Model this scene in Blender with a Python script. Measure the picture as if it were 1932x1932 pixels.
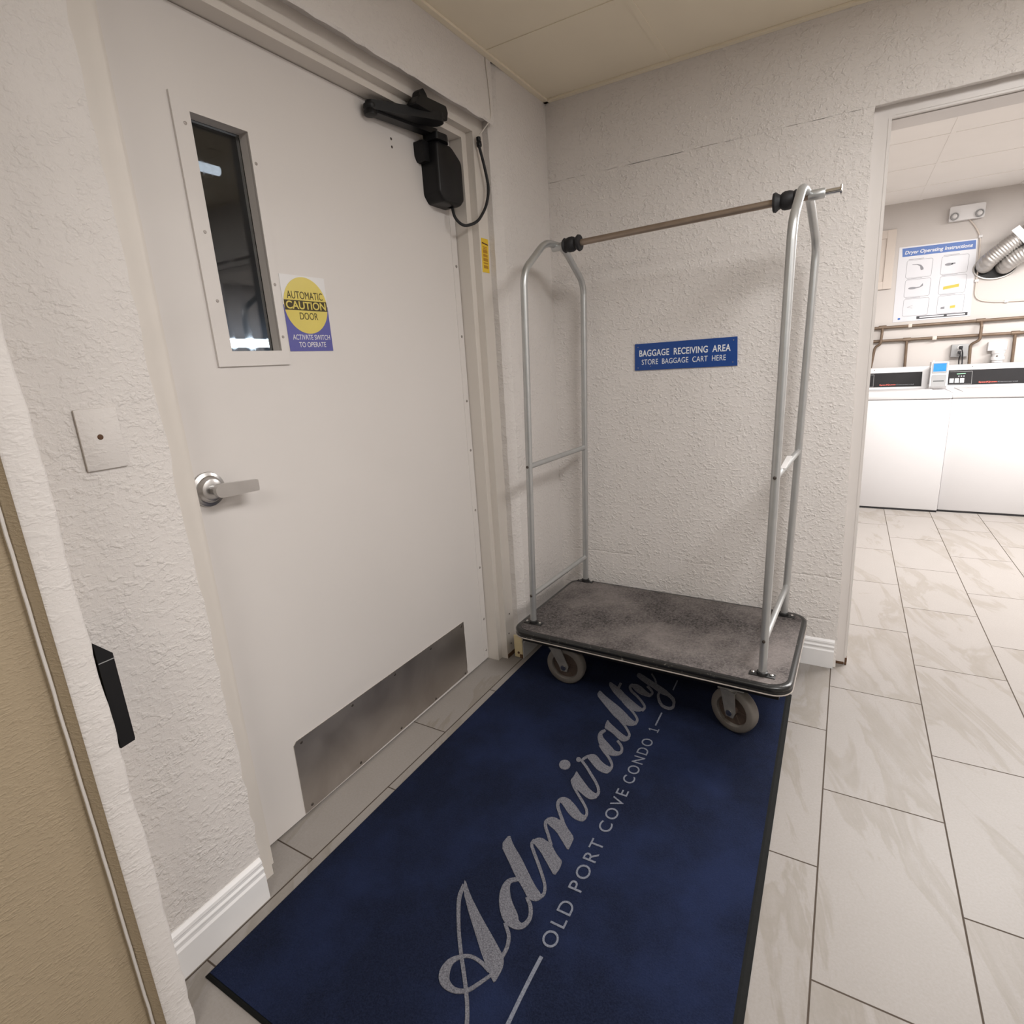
import bpy, bmesh, math, random, json
from mathutils import Vector, Matrix
for o in list(bpy.data.objects): bpy.data.objects.remove(o, do_unlink=True)
S = bpy.context.scene
COL = S.collection
V = Vector
# ------------------------------------------------------------------ camera
cd = bpy.data.cameras.new('camera'); cam = bpy.data.objects.new('camera', cd); COL.objects.link(cam)
cam.location = (1.1778, -2.4252, 1.28424)
cam.rotation_euler = (1.313548, 0.059055, 0.525572)
cd.sensor_fit = 'HORIZONTAL'; cd.sensor_width = 36.0
cd.lens = 36.0*1060.76/1932.0
cd.clip_start = 0.02
S.camera = cam
# ------------------------------------------------------------------ world, lights, exposure
w = bpy.data.worlds.new('world'); S.world = w; w.use_nodes = True
w.node_tree.nodes['Background'].inputs[0].default_value = (1.0, 0.83, 0.62, 1)
w.node_tree.nodes['Background'].inputs[1].default_value = 0.07
S.view_settings.view_transform = 'Standard'; S.view_settings.look = 'None'
S.view_settings.gamma = 1.0; S.view_settings.use_curve_mapping = False
S.view_settings.exposure = 0.0
def area(name, loc, sx, sy, power, color, rot=(0,0,0)):
    l = bpy.data.lights.new(name, 'AREA'); l.shape = 'RECTANGLE'; l.size = sx; l.size_y = sy
    l.energy = power; l.color = color
    o = bpy.data.objects.new(name, l); o.location = loc; o.rotation_euler = rot; COL.objects.link(o); return o
area('vestibule_ceiling_light', (1.8, -1.45, 2.30), 0.6, 1.2, 43, (1.0, 0.98, 0.965))
area('hallway_ceiling_light', (1.3, -3.7, 2.30), 0.6, 1.2, 32, (1.0, 0.95, 0.89))
area('laundry_ceiling_light', (2.0, 1.45, 2.32), 1.15, 0.55, 92, (1.0, 0.975, 0.955))
area('laundry_ceiling_light', (3.2, 2.1, 2.32), 1.15, 0.55, 88, (1.0, 0.975, 0.955))
# ------------------------------------------------------------------ helpers
WL = {}
class MB:
    def __init__(s): s.bm = bmesh.new()
    def _merge(s, b):
        me = bpy.data.meshes.new('t'); b.to_mesh(me); b.free(); s.bm.from_mesh(me); bpy.data.meshes.remove(me)
    def box(s, x0, x1, y0, y1, z0, z1, bev=0.0, seg=2, rz=0.0):
        b = bmesh.new(); bmesh.ops.create_cube(b, size=1.0)
        c = V(((x0+x1)/2, (y0+y1)/2, (z0+z1)/2))
        for v in b.verts: v.co = V((v.co.x*(x1-x0), v.co.y*(y1-y0), v.co.z*(z1-z0)))
        if bev > 0: bmesh.ops.bevel(b, geom=list(b.edges), offset=bev, segments=seg, profile=0.5, affect='EDGES')
        if rz: bmesh.ops.rotate(b, verts=b.verts, cent=(0,0,0), matrix=Matrix.Rotation(rz, 3, 'Z'))
        for v in b.verts: v.co += c
        s._merge(b); return s
    def prism(s, poly, fn, a, b_=None):
        """polygon of 2D points swept along fn(p, t) from t=a to t=b_ (list of t allowed through a list)"""
        ts = a if isinstance(a, (list, tuple)) else [a, b_]
        rings = [[s.bm.verts.new(fn(p, t)) for p in poly] for t in ts]
        n = len(poly)
        for r0, r1 in zip(rings, rings[1:]):
            for i in range(n):
                s.bm.faces.new((r0[i], r0[(i+1) % n], r1[(i+1) % n], r1[i]))
        s.bm.faces.new(rings[0][::-1]); s.bm.faces.new(rings[-1]); return s
    def cyl(s, p0, p1, r, n=20, r1=None):
        return s.tube([p0, p1], r if r1 is None else [r, r1], n)
    def tube(s, pts, r, n=14, closed=False):
        pts = [V(p) for p in pts]; m = len(pts)
        rs = r if isinstance(r, (list, tuple)) else [r]*m
        prev = None; rings = []
        for i, p in enumerate(pts):
            if closed: d = pts[(i+1) % m]-pts[i-1]
            else: d = pts[min(i+1, m-1)]-pts[max(i-1, 0)]
            d.normalize()
            if prev is None:
                u = d.orthogonal().normalized()
            else:
                u = (prev - d*prev.dot(d)).normalized()
            prev = u; v = d.cross(u)
            rings.append([s.bm.verts.new(p + (u*math.cos(k*2*math.pi/n)+v*math.sin(k*2*math.pi/n))*rs[i]) for k in range(n)])
        for i in range(m if closed else m-1):
            r0, r1 = rings[i], rings[(i+1) % m]
            for k in range(n): s.bm.faces.new((r0[k], r0[(k+1) % n], r1[(k+1) % n], r1[k]))
        if not closed:
            s.bm.faces.new(rings[0][::-1]); s.bm.faces.new(rings[-1])
        return s
    def lathe(s, prof, o, axis, n=28):
        """prof = (radius, height) pairs along axis from origin o"""
        o = V(o); ax = V(axis).normalized(); u = ax.orthogonal().normalized(); v = ax.cross(u); rings = []
        for r, h in prof:
            rings.append([s.bm.verts.new(o + ax*h + (u*math.cos(k*2*math.pi/n)+v*math.sin(k*2*math.pi/n))*max(r, 1e-5)) for k in range(n)])
        for r0, r1 in zip(rings, rings[1:]):
            for k in range(n): s.bm.faces.new((r0[k], r0[(k+1) % n], r1[(k+1) % n], r1[k]))
        s.bm.faces.new(rings[0][::-1]); s.bm.faces.new(rings[-1]); return s
    def ball(s, c, r, sc=(1,1,1)):
        b = bmesh.new(); bmesh.ops.create_uvsphere(b, u_segments=20, v_segments=12, radius=r)
        for v in b.verts: v.co = V((v.co.x*sc[0], v.co.y*sc[1], v.co.z*sc[2])) + V(c)
        s._merge(b); return s
    def plate(s, outline, z0, z1, xf):
        """flat outline (2D) given thickness; xf maps (x, y, z) to world"""
        lo = [s.bm.verts.new(xf(p[0], p[1], z0)) for p in outline]
        hi = [s.bm.verts.new(xf(p[0], p[1], z1)) for p in outline]
        n = len(lo)
        s.bm.faces.new(hi); s.bm.faces.new(lo[::-1])
        for i in range(n): s.bm.faces.new((lo[i], lo[(i+1) % n], hi[(i+1) % n], hi[i]))
        return s
    def ribbon(s, L, z0, z1, xf):
        prev = None
        for i, (ax, ay, bx, by) in enumerate(L):
            q = [s.bm.verts.new(xf(ax, ay, z0)), s.bm.verts.new(xf(bx, by, z0)), s.bm.verts.new(xf(bx, by, z1)), s.bm.verts.new(xf(ax, ay, z1))]
            if prev:
                for k in range(4): s.bm.faces.new((prev[k], prev[(k+1) % 4], q[(k+1) % 4], q[k]))
            else: s.bm.faces.new(q[::-1])
            prev = q
        s.bm.faces.new(prev); return s
    def text(s, body, org, xa, ya, width=None, cap=None, depth=0.0006, bold=0.0, align='CENTER', space=1.0):
        """text mesh: org = anchor of the baseline, xa / ya = writing and up directions, cap = capital height, width = overall width"""
        c = bpy.data.curves.new('t', 'FONT'); c.body = body; c.size = 1.0; c.extrude = 0.5; c.offset = bold; c.space_character = space
        o = bpy.data.objects.new('t', c); COL.objects.link(o)
        bpy.context.view_layer.update()
        me = bpy.data.meshes.new_from_object(o.evaluated_get(bpy.context.evaluated_depsgraph_get()))
        bpy.data.objects.remove(o); bpy.data.curves.remove(c)
        xs = [v.co.x for v in me.vertices]; w0, w1 = min(xs), max(xs)
        capu = 0.70
        sy = (cap/capu) if cap else width/(w1-w0)
        sx = (width/(w1-w0)) if width else sy
        xa = V(xa).normalized(); ya = V(ya).normalized(); na = xa.cross(ya); org = V(org)
        off = (w0+w1)/2 if align == 'CENTER' else w0
        for v in me.vertices:
            v.co = org + xa*((v.co.x-off)*sx) + ya*(v.co.y*sy) + na*((v.co.z+0.5)*depth)
        s.bm.from_mesh(me); bpy.data.meshes.remove(me); return s
    def build(s, name, mat, parent=None, smooth=35, origin=None):
        bmesh.ops.recalc_face_normals(s.bm, faces=list(s.bm.faces))
        me = bpy.data.meshes.new(name)
        vs = [v.co for v in s.bm.verts]
        c = V(origin) if origin is not None else V([(min(v[i] for v in vs)+max(v[i] for v in vs))/2 for i in range(3)])
        for v in s.bm.verts: v.co -= c
        s.bm.to_mesh(me); s.bm.free()
        me.materials.append(mat)
        if smooth:
            for p in me.polygons: p.use_smooth = True
            me.set_sharp_from_angle(angle=math.radians(smooth))
        o = bpy.data.objects.new(name, me); COL.objects.link(o)
        if parent is not None:
            o.parent = parent; o.location = c - WL[parent.name]
        else: o.location = c
        WL[o.name] = c
        return o
def thing(name, label, cat, loc, group=None):
    o = bpy.data.objects.new(name, None); COL.objects.link(o); o.location = loc; o.empty_display_size = 0.05
    WL[o.name] = V(loc); o['label'] = label; o['category'] = cat
    if group: o['group'] = group
    return o
def tag(o, label, cat, group=None):
    o['label'] = label; o['category'] = cat
    if group: o['group'] = group
    return o
def struct(o): o['kind'] = 'structure'; return o
def fillet(pts, r, n=6):
    """polyline with rounded corners"""
    pts = [V(p) for p in pts]; out = [pts[0]]
    for a, b, c in zip(pts, pts[1:], pts[2:]):
        d0 = (a-b); d1 = (c-b); rr = min(r, d0.length*0.49, d1.length*0.49)
        p0 = b + d0.normalized()*rr; p1 = b + d1.normalized()*rr
        for k in range(n+1):
            t = k/n; out.append(p0*(1-t)**2 + b*2*t*(1-t) + p1*t*t)
    out.append(pts[-1]); return out
def rrect(x0, x1, y0, y1, r, n=6):
    out = []
    for cx, cy, a0 in ((x1-r, y1-r, 0), (x0+r, y1-r, 90), (x0+r, y0+r, 180), (x1-r, y0+r, 270)):
        for k in range(n+1):
            a = math.radians(a0+90*k/n); out.append((cx+r*math.cos(a), cy+r*math.sin(a)))
    return out
def circle(cx, cy, rx, ry=None, n=40):
    ry = ry or rx
    return [(cx+rx*math.cos(2*math.pi*k/n), cy+ry*math.sin(2*math.pi*k/n)) for k in range(n)]
# ------------------------------------------------------------------ materials
class NT:
    def __init__(s, name):
        s.m = bpy.data.materials.new(name); s.m.use_nodes = True; s.t = s.m.node_tree; s.n = s.t.nodes; s.l = s.t.links
        s.b = s.n['Principled BSDF']; s._tc = None
    def N(s, typ, **kw):
        n = s.n.new(typ)
        for k, v in kw.items(): setattr(n, k, v)
        return n
    def L(s, a, b): s.l.new(a, b); return s
    def tc(s):
        if s._tc is None: s._tc = s.N('ShaderNodeTexCoord').outputs['Object']
        return s._tc
    def wp(s):
        return s.N('ShaderNodeNewGeometry').outputs['Position']
    def math(s, op, a, b=None, c=None):
        n = s.N('ShaderNodeMath', operation=op)
        for i, x in enumerate((a, b, c)):
            if x is None: continue
            if isinstance(x, (int, float)): n.inputs[i].default_value = x
            else: s.L(x, n.inputs[i])
        return n.outputs[0]
    def noise(s, vec, scale, detail=2, rough=0.5, dist=0.0):
        n = s.N('ShaderNodeTexNoise'); s.L(vec, n.inputs['Vector'])
        n.inputs['Scale'].default_value = scale; n.inputs['Detail'].default_value = detail
        n.inputs['Roughness'].default_value = rough; n.inputs['Distortion'].default_value = dist
        return n.outputs['Fac']
    def ramp(s, fac, *stops):
        r = s.N('ShaderNodeValToRGB'); e = r.color_ramp.elements
        while len(e) < len(stops): e.new(0.5)
        for el, (p, c) in zip(e, stops):
            el.position = p; el.color = (c, c, c, 1) if isinstance(c, (int, float)) else (*c, 1)
        s.L(fac, r.inputs[0]); return r.outputs[0]
    def mix(s, fac, a, b):
        n = s.N('ShaderNodeMix', data_type='RGBA')
        for i, x in ((0, fac), (6, a), (7, b)):
            if isinstance(x, (int, float)): n.inputs[i].default_value = x
            elif isinstance(x, tuple): n.inputs[i].default_value = (*x, 1)
            else: s.L(x, n.inputs[i])
        return n.outputs[2]
    def scalev(s, vec, sc):
        n = s.N('ShaderNodeMapping'); s.L(vec, n.inputs[0]); n.inputs['Scale'].default_value = sc; return n.outputs[0]
    def bump(s, h, strength=0.5, dist=0.002):
        n = s.N('ShaderNodeBump'); n.inputs['Strength'].default_value = strength; n.inputs['Distance'].default_value = dist
        s.L(h, n.inputs['Height']); s.L(n.outputs[0], s.b.inputs['Normal']); return s
    def set(s, color=None, rough=None, metal=None, spec=None):
        if color is not None:
            if isinstance(color, tuple): s.b.inputs['Base Color'].default_value = (*color, 1)
            else: s.L(color, s.b.inputs['Base Color'])
        if rough is not None:
            if isinstance(rough, (int, float)): s.b.inputs['Roughness'].default_value = rough
            else: s.L(rough, s.b.inputs['Roughness'])
        if metal is not None: s.b.inputs['Metallic'].default_value = metal
        if spec is not None: s.b.inputs['Specular IOR Level'].default_value = spec
        return s
def plain(name, color, rough=0.5, metal=0.0, var=0.06, scale=14, spec=0.5, bump=0.0):
    t = NT(name); f = t.noise(t.tc(), scale, 3)
    c = t.mix(f, tuple(x*(1-var) for x in color), tuple(min(1, x*(1+var)) for x in color))
    t.set(c, rough, metal, spec)
    if bump: t.bump(t.noise(t.tc(), 320, 2), bump, 0.0006)
    return t.m
def plaster(name, color, amount=0.45, stretch=(1, 1, 1.35), sc=1.0, joints=None):
    t = NT(name); p = t.wp(); q = t.scalev(p, stretch)
    big = t.noise(q, 62*sc, 2, 0.5, 0.25); blob = t.ramp(big, (0.50, 0.0), (0.64, 1.0))
    patch = t.ramp(t.noise(p, 13*sc, 3, 0.6), (0.34, 0.25), (0.62, 1.0))
    ridge = t.ramp(t.noise(q, 120*sc, 2, 0.6, 0.5), (0.42, 0.0), (0.66, 1.0)); fine = t.noise(p, 420, 2)
    h = t.math('ADD', t.math('MULTIPLY', blob, 0.75), t.math('MULTIPLY', ridge, 0.30))
    h = t.math('ADD', t.math('MULTIPLY', h, patch), t.math('MULTIPLY', fine, 0.07))
    if joints:
        sz = t.N('ShaderNodeSeparateXYZ'); t.L(p, sz.inputs[0]); wob = t.noise(p, 9, 3)
        for z in joints:
            dd = t.math('ABSOLUTE', t.math('ADD', t.math('SUBTRACT', sz.outputs[2], z), t.math('MULTIPLY', t.math('SUBTRACT', wob, 0.5), 0.03)))
            gate = t.ramp(t.noise(p, 3.1, 2), (0.40, 0.0), (0.52, 1.0))
            h = t.math('SUBTRACT', h, t.math('MULTIPLY', t.math('MULTIPLY', t.ramp(dd, (0.0015, 1.0), (0.0045, 0.0)), gate), 0.7))
    c = t.mix(t.noise(p, 2.2, 2), tuple(x*0.97 for x in color), tuple(min(1, x*1.03) for x in color))
    t.set(c, 0.62, 0, 0.35); t.bump(h, amount, 0.0045); return t.m
WALLC = (0.66, 0.625, 0.60)
M = {}
M['wall'] = plaster('textured_plaster', WALLC)
M['wall_b'] = plaster('fine_textured_plaster', (0.715, 0.68, 0.655), 0.62, (1,1,1.2), 1.0, (.205,.385))
M['wall_coarse'] = plaster('coarse_textured_plaster', WALLC, 0.26, (1, 0.8, 1.5))
M['hall_wall'] = plaster('hall_plaster', (0.345, 0.275, 0.185), 0.30, (1, 0.7, 1.7), 1.7)
M['wall_far'] = plain('laundry_wall_paint', (0.52, 0.485, 0.46), 0.6, var=0.03, scale=3)
M['paint'] = plain('door_paint', (0.675, 0.64, 0.615), 0.42, var=0.025, scale=2.5, bump=0.05)
M['frame_paint'] = plain('frame_paint', (0.655, 0.61, 0.56), 0.45, var=0.04, scale=5, bump=0.05)
M['yellowed'] = plain('yellowed_paint', (0.70, 0.59, 0.36), 0.5, var=0.12, scale=30)
M['rust'] = plain('rust', (0.10, 0.05, 0.025), 0.8, var=0.5, scale=90)
M['ceiling'] = plain('ceiling_tile', (0.80, 0.72, 0.575), 0.85, var=0.04, scale=5, bump=0.2)
M['ceiling_white'] = plain('laundry_ceiling_tile', (0.82, 0.79, 0.76), 0.85, var=0.03, scale=5)
M['white_trim'] = plain('white_trim_paint', (0.80, 0.79, 0.79), 0.35, var=0.02)
M['steel'] = plain('brushed_steel', (0.56, 0.55, 0.54), 0.28, 1.0, 0.12, 20)
M['chrome'] = plain('bright_steel', (0.80, 0.80, 0.80), 0.15, 1.0, 0.05, 20)
M['alu'] = plain('silver_painted_tube', (0.50, 0.51, 0.51), 0.36, 0.72, 0.10, 22)
M['alu_bronze'] = plain('worn_bronze_tube', (0.36, 0.29, 0.235), 0.38, 0.8, 0.12, 22)
M['dark_screw'] = plain('dark_screw_head', (0.10, 0.085, 0.075), 0.45, 0.7, 0.3, 90)
M['grey_screw'] = plain('grey_screw_head', (0.34, 0.31, 0.29), 0.4, 0.6, 0.2, 90)
M['black'] = plain('black_plastic', (0.008, 0.008, 0.009), 0.42, 0, 0.2, 20, 0.3)
M['black_soft'] = plain('black_rubber', (0.016, 0.016, 0.018), 0.6, 0, 0.3, 40, 0.4, 0.3)
M['dark_metal'] = plain('dark_metal', (0.05, 0.05, 0.05), 0.4, 0.7, 0.2, 40)
M['white_enamel'] = plain('white_enamel', (0.56, 0.548, 0.55), 0.4, var=0.01)
M['white_plastic'] = plain('white_plastic', (0.62, 0.605, 0.60), 0.4, var=0.02)
M['grey_plastic'] = plain('grey_plastic', (0.27, 0.27, 0.27), 0.45, var=0.08)
M['panel_black'] = plain('black_control_panel', (0.014, 0.013, 0.014), 0.5, var=0.1, spec=0.12)
M['navy'] = plain('sign_blue', (0.012, 0.06, 0.26), 0.32, var=0.05)
M['sign_white'] = plain('sign_white', (0.80, 0.82, 0.84), 0.4, var=0.02)
M['poster_white'] = plain('poster_paper', (0.60, 0.60, 0.63), 0.3, var=0.01)
M['poster_blue'] = plain('poster_blue', (0.03, 0.11, 0.38), 0.35, var=0.04)
M['poster_grey'] = plain('poster_grey_ink', (0.22, 0.22, 0.24), 0.5, var=0.05)
M['poster_dark'] = plain('poster_dark_ink', (0.03, 0.03, 0.035), 0.5, var=0.1)
M['poster_yellow'] = plain('poster_yellow_ink', (0.50, 0.41, 0.05), 0.5, var=0.1)
M['yellow'] = plain('sticker_yellow', (0.66, 0.54, 0.12), 0.3, var=0.06, bump=0.25)
M['sticker_white'] = plain('sticker_white', (0.72, 0.71, 0.71), 0.3, var=0.03)
M['sticker_blue'] = plain('sticker_blue', (0.09, 0.09, 0.33), 0.32, var=0.08)
M['sticker_brown'] = plain('sticker_dark_ink', (0.05, 0.035, 0.01), 0.4, var=0.1)
M['tape_yellow'] = plain('tape_yellow', (0.74, 0.50, 0.03), 0.4, var=0.08, scale=60)
M['tape_ink'] = plain('tape_ochre_ink', (0.42, 0.21, 0.01), 0.45, var=0.2, scale=90)
M['tape_red'] = plain('tape_dark_red_ink', (0.08, 0.01, 0.006), 0.45, var=0.2)
M['red_ink'] = plain('red_ink', (0.62, 0.06, 0.03), 0.4, var=0.05)
M['green_ink'] = plain('green_ink', (0.2, 0.5, 0.28), 0.4, var=0.05)
M['pipe'] = plain('brown_painted_pipe', (0.15, 0.105, 0.072), 0.42, 0.3, 0.25, 30)
M['cream'] = plain('cream_paint', (0.56, 0.495, 0.44), 0.5, var=0.03)
M['duct'] = plain('aluminium_foil_duct', (0.52, 0.505, 0.49), 0.48, 1.0, 0.1, 60)
M['wheel_tread'] = plain('grey_rubber_tyre', (0.15, 0.135, 0.12), 0.6, 0, 0.15, 30, 0.4, 0.15)
M['wheel_hub'] = plain('red_brown_hub', (0.075, 0.052, 0.04), 0.6, 0, 0.3, 40)
M['rubber_edge'] = plain('mat_rubber_border', (0.007, 0.0075, 0.0075), 0.8, 0, 0.3, 60, 0.15, 0.3)
M['night'] = plain('dark_outside', (0.035, 0.04, 0.05), 0.9, var=0.3)
def mk_tile():
    t = NT('floor_tile'); p = t.wp(); sx = t.N('ShaderNodeSeparateXYZ'); t.L(p, sx.inputs[0])
    x, y = sx.outputs[0], sx.outputs[1]
    d = t.math('SUBTRACT', x, 1.2075)
    neg = t.math('LESS_THAN', d, 0.0)
    wd = t.math('ADD', 0.2934, t.math('MULTIPLY', neg, 0.0069))
    u = t.math('DIVIDE', d, wd); row = t.math('FLOOR', u); fu = t.math('SUBTRACT', u, row)
    odd = t.math('ABSOLUTE', t.math('MODULO', row, 2.0))
    far = t.math('LESS_THAN', x, 0.3)
    vv = t.math('DIVIDE', t.math('SUBTRACT', t.math('SUBTRACT', y, -0.7667), t.math('MULTIPLY', far, 0.027)), 0.61)
    vv = t.math('ADD', vv, t.math('MULTIPLY', odd, 0.5)); col = t.math('FLOOR', vv); fv = t.math('SUBTRACT', vv, col)
    eu = t.math('MULTIPLY', t.math('MINIMUM', fu, t.math('SUBTRACT', 1.0, fu)), 0.2934)
    ev = t.math('MULTIPLY', t.math('MINIMUM', fv, t.math('SUBTRACT', 1.0, fv)), 0.61)
    e = t.math('MINIMUM', eu, ev)
    g = t.ramp(t.math('MULTIPLY', e, 100.0), (0.14, 1.0), (0.24, 0.0))
    cb = t.N('ShaderNodeCombineXYZ'); t.L(t.math('ADD', x, t.math('MULTIPLY', row, 3.7)), cb.inputs[0]); t.L(t.math('ADD', y, t.math('MULTIPLY', col, 5.3)), cb.inputs[1]); t.L(t.math('ADD', row, t.math('MULTIPLY', col, 1.7)), cb.inputs[2])
    rot = t.N('ShaderNodeMapping'); t.L(cb.outputs[0], rot.inputs[0]); rot.inputs['Rotation'].default_value = (0, 0, -0.30)
    q = t.scalev(rot.outputs[0], (5.0, 1.15, 1))
    n1 = t.noise(q, 1.0, 5, 0.62, 0.9); n2 = t.noise(q, 2.4, 6, 0.65, 1.6)
    vein = t.ramp(n1, (0.515, 0.0), (0.55, 0.58), (0.59, 0.36), (0.66, 0.0))
    thin = t.math('MULTIPLY', t.ramp(n2, (0.475, 0.0), (0.497, 0.55), (0.52, 0.0)), t.ramp(n1, (0.50, 0.12), (0.58, 1.0)))
    c = t.mix(t.math('MULTIPLY', vein, 1.0), (0.270, 0.249, 0.232), (0.172, 0.147, 0.112))
    c = t.mix(t.math('MULTIPLY', thin, 0.6), c, (0.175, 0.152, 0.125))
    c = t.mix(t.noise(p, 9, 3), c, t.mix(0.5, c, (0.31, 0.288, 0.274)))
    c = t.mix(t.ramp(t.noise(p, 160, 4, 0.7), (0.35, 0.0), (0.7, 0.35)), c, (0.20, 0.18, 0.16))
    c = t.mix(g, c, (0.06, 0.045, 0.034))
    r = t.math('ADD', 0.42, t.math('MULTIPLY', g, 0.4))
    t.set(c, r, 0, 0.25)
    h = t.math('SUBTRACT', t.math('MULTIPLY', n2, 0.25), g); t.bump(h, 0.5, 0.0015); return t.m
M['tile'] = mk_tile()
def mk_carpet(name, a, b, sc, strength, patch=None):
    t = NT(name); p = t.tc(); f = t.noise(p, sc, 4, 0.7); c = t.mix(t.ramp(f, (0.35, 0.0), (0.68, 1.0)), a, b)
    if patch:
        k = t.ramp(t.noise(p, 3.2, 4, 0.6), (0.42, 0.0), (0.66, 1.0)); c = t.mix(k, c, t.mix(0.55, c, patch))
    t.set(c, 0.95, 0, 0.15); t.bump(f, strength, 0.003); return t.m
M['pile'] = mk_carpet('navy_mat_pile', (0.0030, 0.0055, 0.0175), (0.0100, 0.0150, 0.038), 260, 0.9, (0.015, 0.025, 0.075))
M['letter_pile'] = mk_carpet('grey_mat_pile', (0.075, 0.075, 0.09), (0.215, 0.215, 0.24), 330, 0.8)
M['letter_thin'] = mk_carpet('pale_blue_grey_pile', (0.11, 0.12, 0.155), (0.23, 0.245, 0.29), 330, 0.8)
M['deck'] = mk_carpet('worn_grey_carpet', (0.030, 0.027, 0.027), (0.165, 0.147, 0.142), 130, 0.9, (0.29, 0.258, 0.245))
def mk_bumper():
    t = NT('scuffed_black_bumper'); f = t.noise(t.tc(), 55, 5, 0.7); k = t.ramp(f, (0.60, 0.0), (0.72, 1.0))
    t.set(t.mix(k, (0.013, 0.013, 0.013), (0.25, 0.23, 0.21)), t.math('ADD', 0.3, t.math('MULTIPLY', k, 0.3)), 0, 0.5); return t.m
M['bumper'] = mk_bumper()
M['bumper_worn'] = plain('worn_bumper_lip', (0.34, 0.30, 0.27), 0.5, var=0.45, scale=45)
def mk_kick():
    t = NT('stainless_kick_plate'); p = t.tc(); q = t.scalev(p, (1, 1, 40)); f = t.noise(q, 6, 3); k = t.noise(p, 5, 4, 0.6, 0.8)
    t.set(t.mix(k, (0.42, 0.38, 0.35), (0.70, 0.66, 0.62)), t.math('ADD', 0.34, t.math('MULTIPLY', k, 0.22)), 1.0); t.bump(f, 0.06, 0.001); return t.m
M['kick'] = mk_kick()
def mk_glass():
    t = NT('window_glass'); f = t.noise(t.scalev(t.tc(), (1, 1, 0.12)), 30, 4, 0.6)
    t.set((0.85, 0.88, 0.9), t.math('MULTIPLY', t.ramp(f, (0.45, 0.0), (0.7, 1.0)), 0.10)); t.b.inputs['Transmission Weight'].default_value = 1.0; t.b.inputs['IOR'].default_value = 1.5
    return t.m
M['glass'] = mk_glass()
def mk_screen(name, col, e):
    t = NT(name); c = t.mix(t.noise(t.tc(), 60, 2), tuple(x*0.7 for x in col), col); t.set(c, 0.2)
    t.L(c, t.b.inputs['Emission Color']); t.b.inputs['Emission Strength'].default_value = e; return t.m
M['lcd'] = mk_screen('lit_blue_lcd', (0.01, 0.16, 0.42), 0.7)
M['pane_glow'] = mk_screen('added_pane_glow', (0.75, 0.88, 1.0), 14.0)  # glow of the added tube behind the door pane
M['pane_glow_dim'] = mk_screen('added_pane_glow_dim', (0.55, 0.62, 0.70), 1.0)  # weaker glow of the added upper tube
# ------------------------------------------------------------------ large structure
rnd = random.Random(5)
ID = lambda x, y, z: V((x, y, z))
struct(MB().box(-0.6, 4.7, -4.6, 3.62, -0.03, 0.0).build('floor', M['tile'], smooth=0))
def sweepz(poly, zs, jit=None):
    return MB().prism(poly, lambda p, t: V((p[0], p[1], t)), zs)
# wall with the door (left)
b = MB()
zs = [k*2.14/60 for k in range(61)]
b.prism([(-.20,-.425),(-.028,-.425),(-.005,-.385),(0,-.34),(0,0.0),(-.20,0.0)], lambda p,t: V((p[0], p[1]+(rnd.uniform(-.002,.002) if p[1]==-.425 and p[0]>-.1 else 0), t)), zs+[2.326])
b.prism([(-.20,2.145),(-.03,2.145),(-.004,2.122),(0,2.13),(0,2.326),(-.20,2.326)], lambda p,t: V((p[0]-1e-4, t, p[1]+(rnd.uniform(-.002,.002) if p[1]<2.13 else 0))), [-1.782+k*1.357/40 for k in range(41)])
b.prism([(-.20,-1.782),(-.20,-2.06),(-.012,-2.06),(-.012,-1.782)], lambda p,t: V((p[0], p[1]+(rnd.uniform(-.004,.004)-.016*max(0,t-.3)/1.2 if p[1]>-1.9 and p[0]>-.1 else 0), t)), zs+[2.326])
struct(b.build('wall_left', M['wall'], smooth=0))
# wall at the back, with the way into the laundry
xe = lambda z: 1.223-0.020*z
b = MB()
b.prism([(-.2,0.0),(1,0.0),(1,0.04),(1,.172),(-.2,.172)], lambda p,t: V((xe(t)+(rnd.uniform(-.002,.002)) if p[0]==1 else p[0], p[1], t)), [k*2.022/60 for k in range(61)])
b.prism([(0.0,2.022),(0.04,2.026),(.172,2.026),(.172,2.35),(0.0,2.35)], lambda p,t: V((t, p[0], p[1]+(rnd.uniform(-.002,.002) if p[0]==0 and p[1]<2.1 else 0))), [-.2+k*2.65/60 for k in range(61)])
b.box(2.27, 2.65, 0, .172, 0, 2.022)
struct(b.build('wall_back', M['wall_b'], smooth=0))
struct(MB().box(2.5, 2.62, -2.2, -0.001, 0, 2.35).build('wall_right', M['wall'], smooth=0))
# wall end beside the camera
b = MB()
prof = [(-.4,-2.05),(.110,-2.05),(.1190,-2.0530),(.1200,-2.057),(.1200,-2.096),(.117,-2.0995),(.099,-2.108),(.0965,-2.1115),(.0945,-2.1145),(.092,-2.1155),(.092,-4.4),(-.4,-4.4)]
def pier(p, t):
    j = 0.0
    if p in prof[1:4]: j = pj[int(round(t/0.0194)) % len(pj)]
    return V((p[0]+j*0.6, p[1]+j, t))
pj = []
cur = 0
for k in range(130):
    cur = cur*0.72 + rnd.uniform(-.0015,.0015); pj.append(cur)
b.prism(prof, pier, [k*0.0194 for k in range(120)]+[2.326])
struct(b.build('wall_front', M['hall_wall'], smooth=40))
b = MB()
def pier2(p, t):
    j = pj[int(round(t/0.0194)) % len(pj)] if p[1] > -2.062 else 0
    return V((p[0]+j*0.6, p[1]+j, t))
b.prism([(.117,-2.0515),(.1205,-2.0535),(.1212,-2.057),(.1212,-2.0955),(.1185,-2.0990),(.112,-2.090),(.112,-2.058)], pier2, [k*0.0194 for k in range(120)]+[2.326])
struct(b.build('trim_4', M['wall_coarse'], smooth=50))
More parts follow.
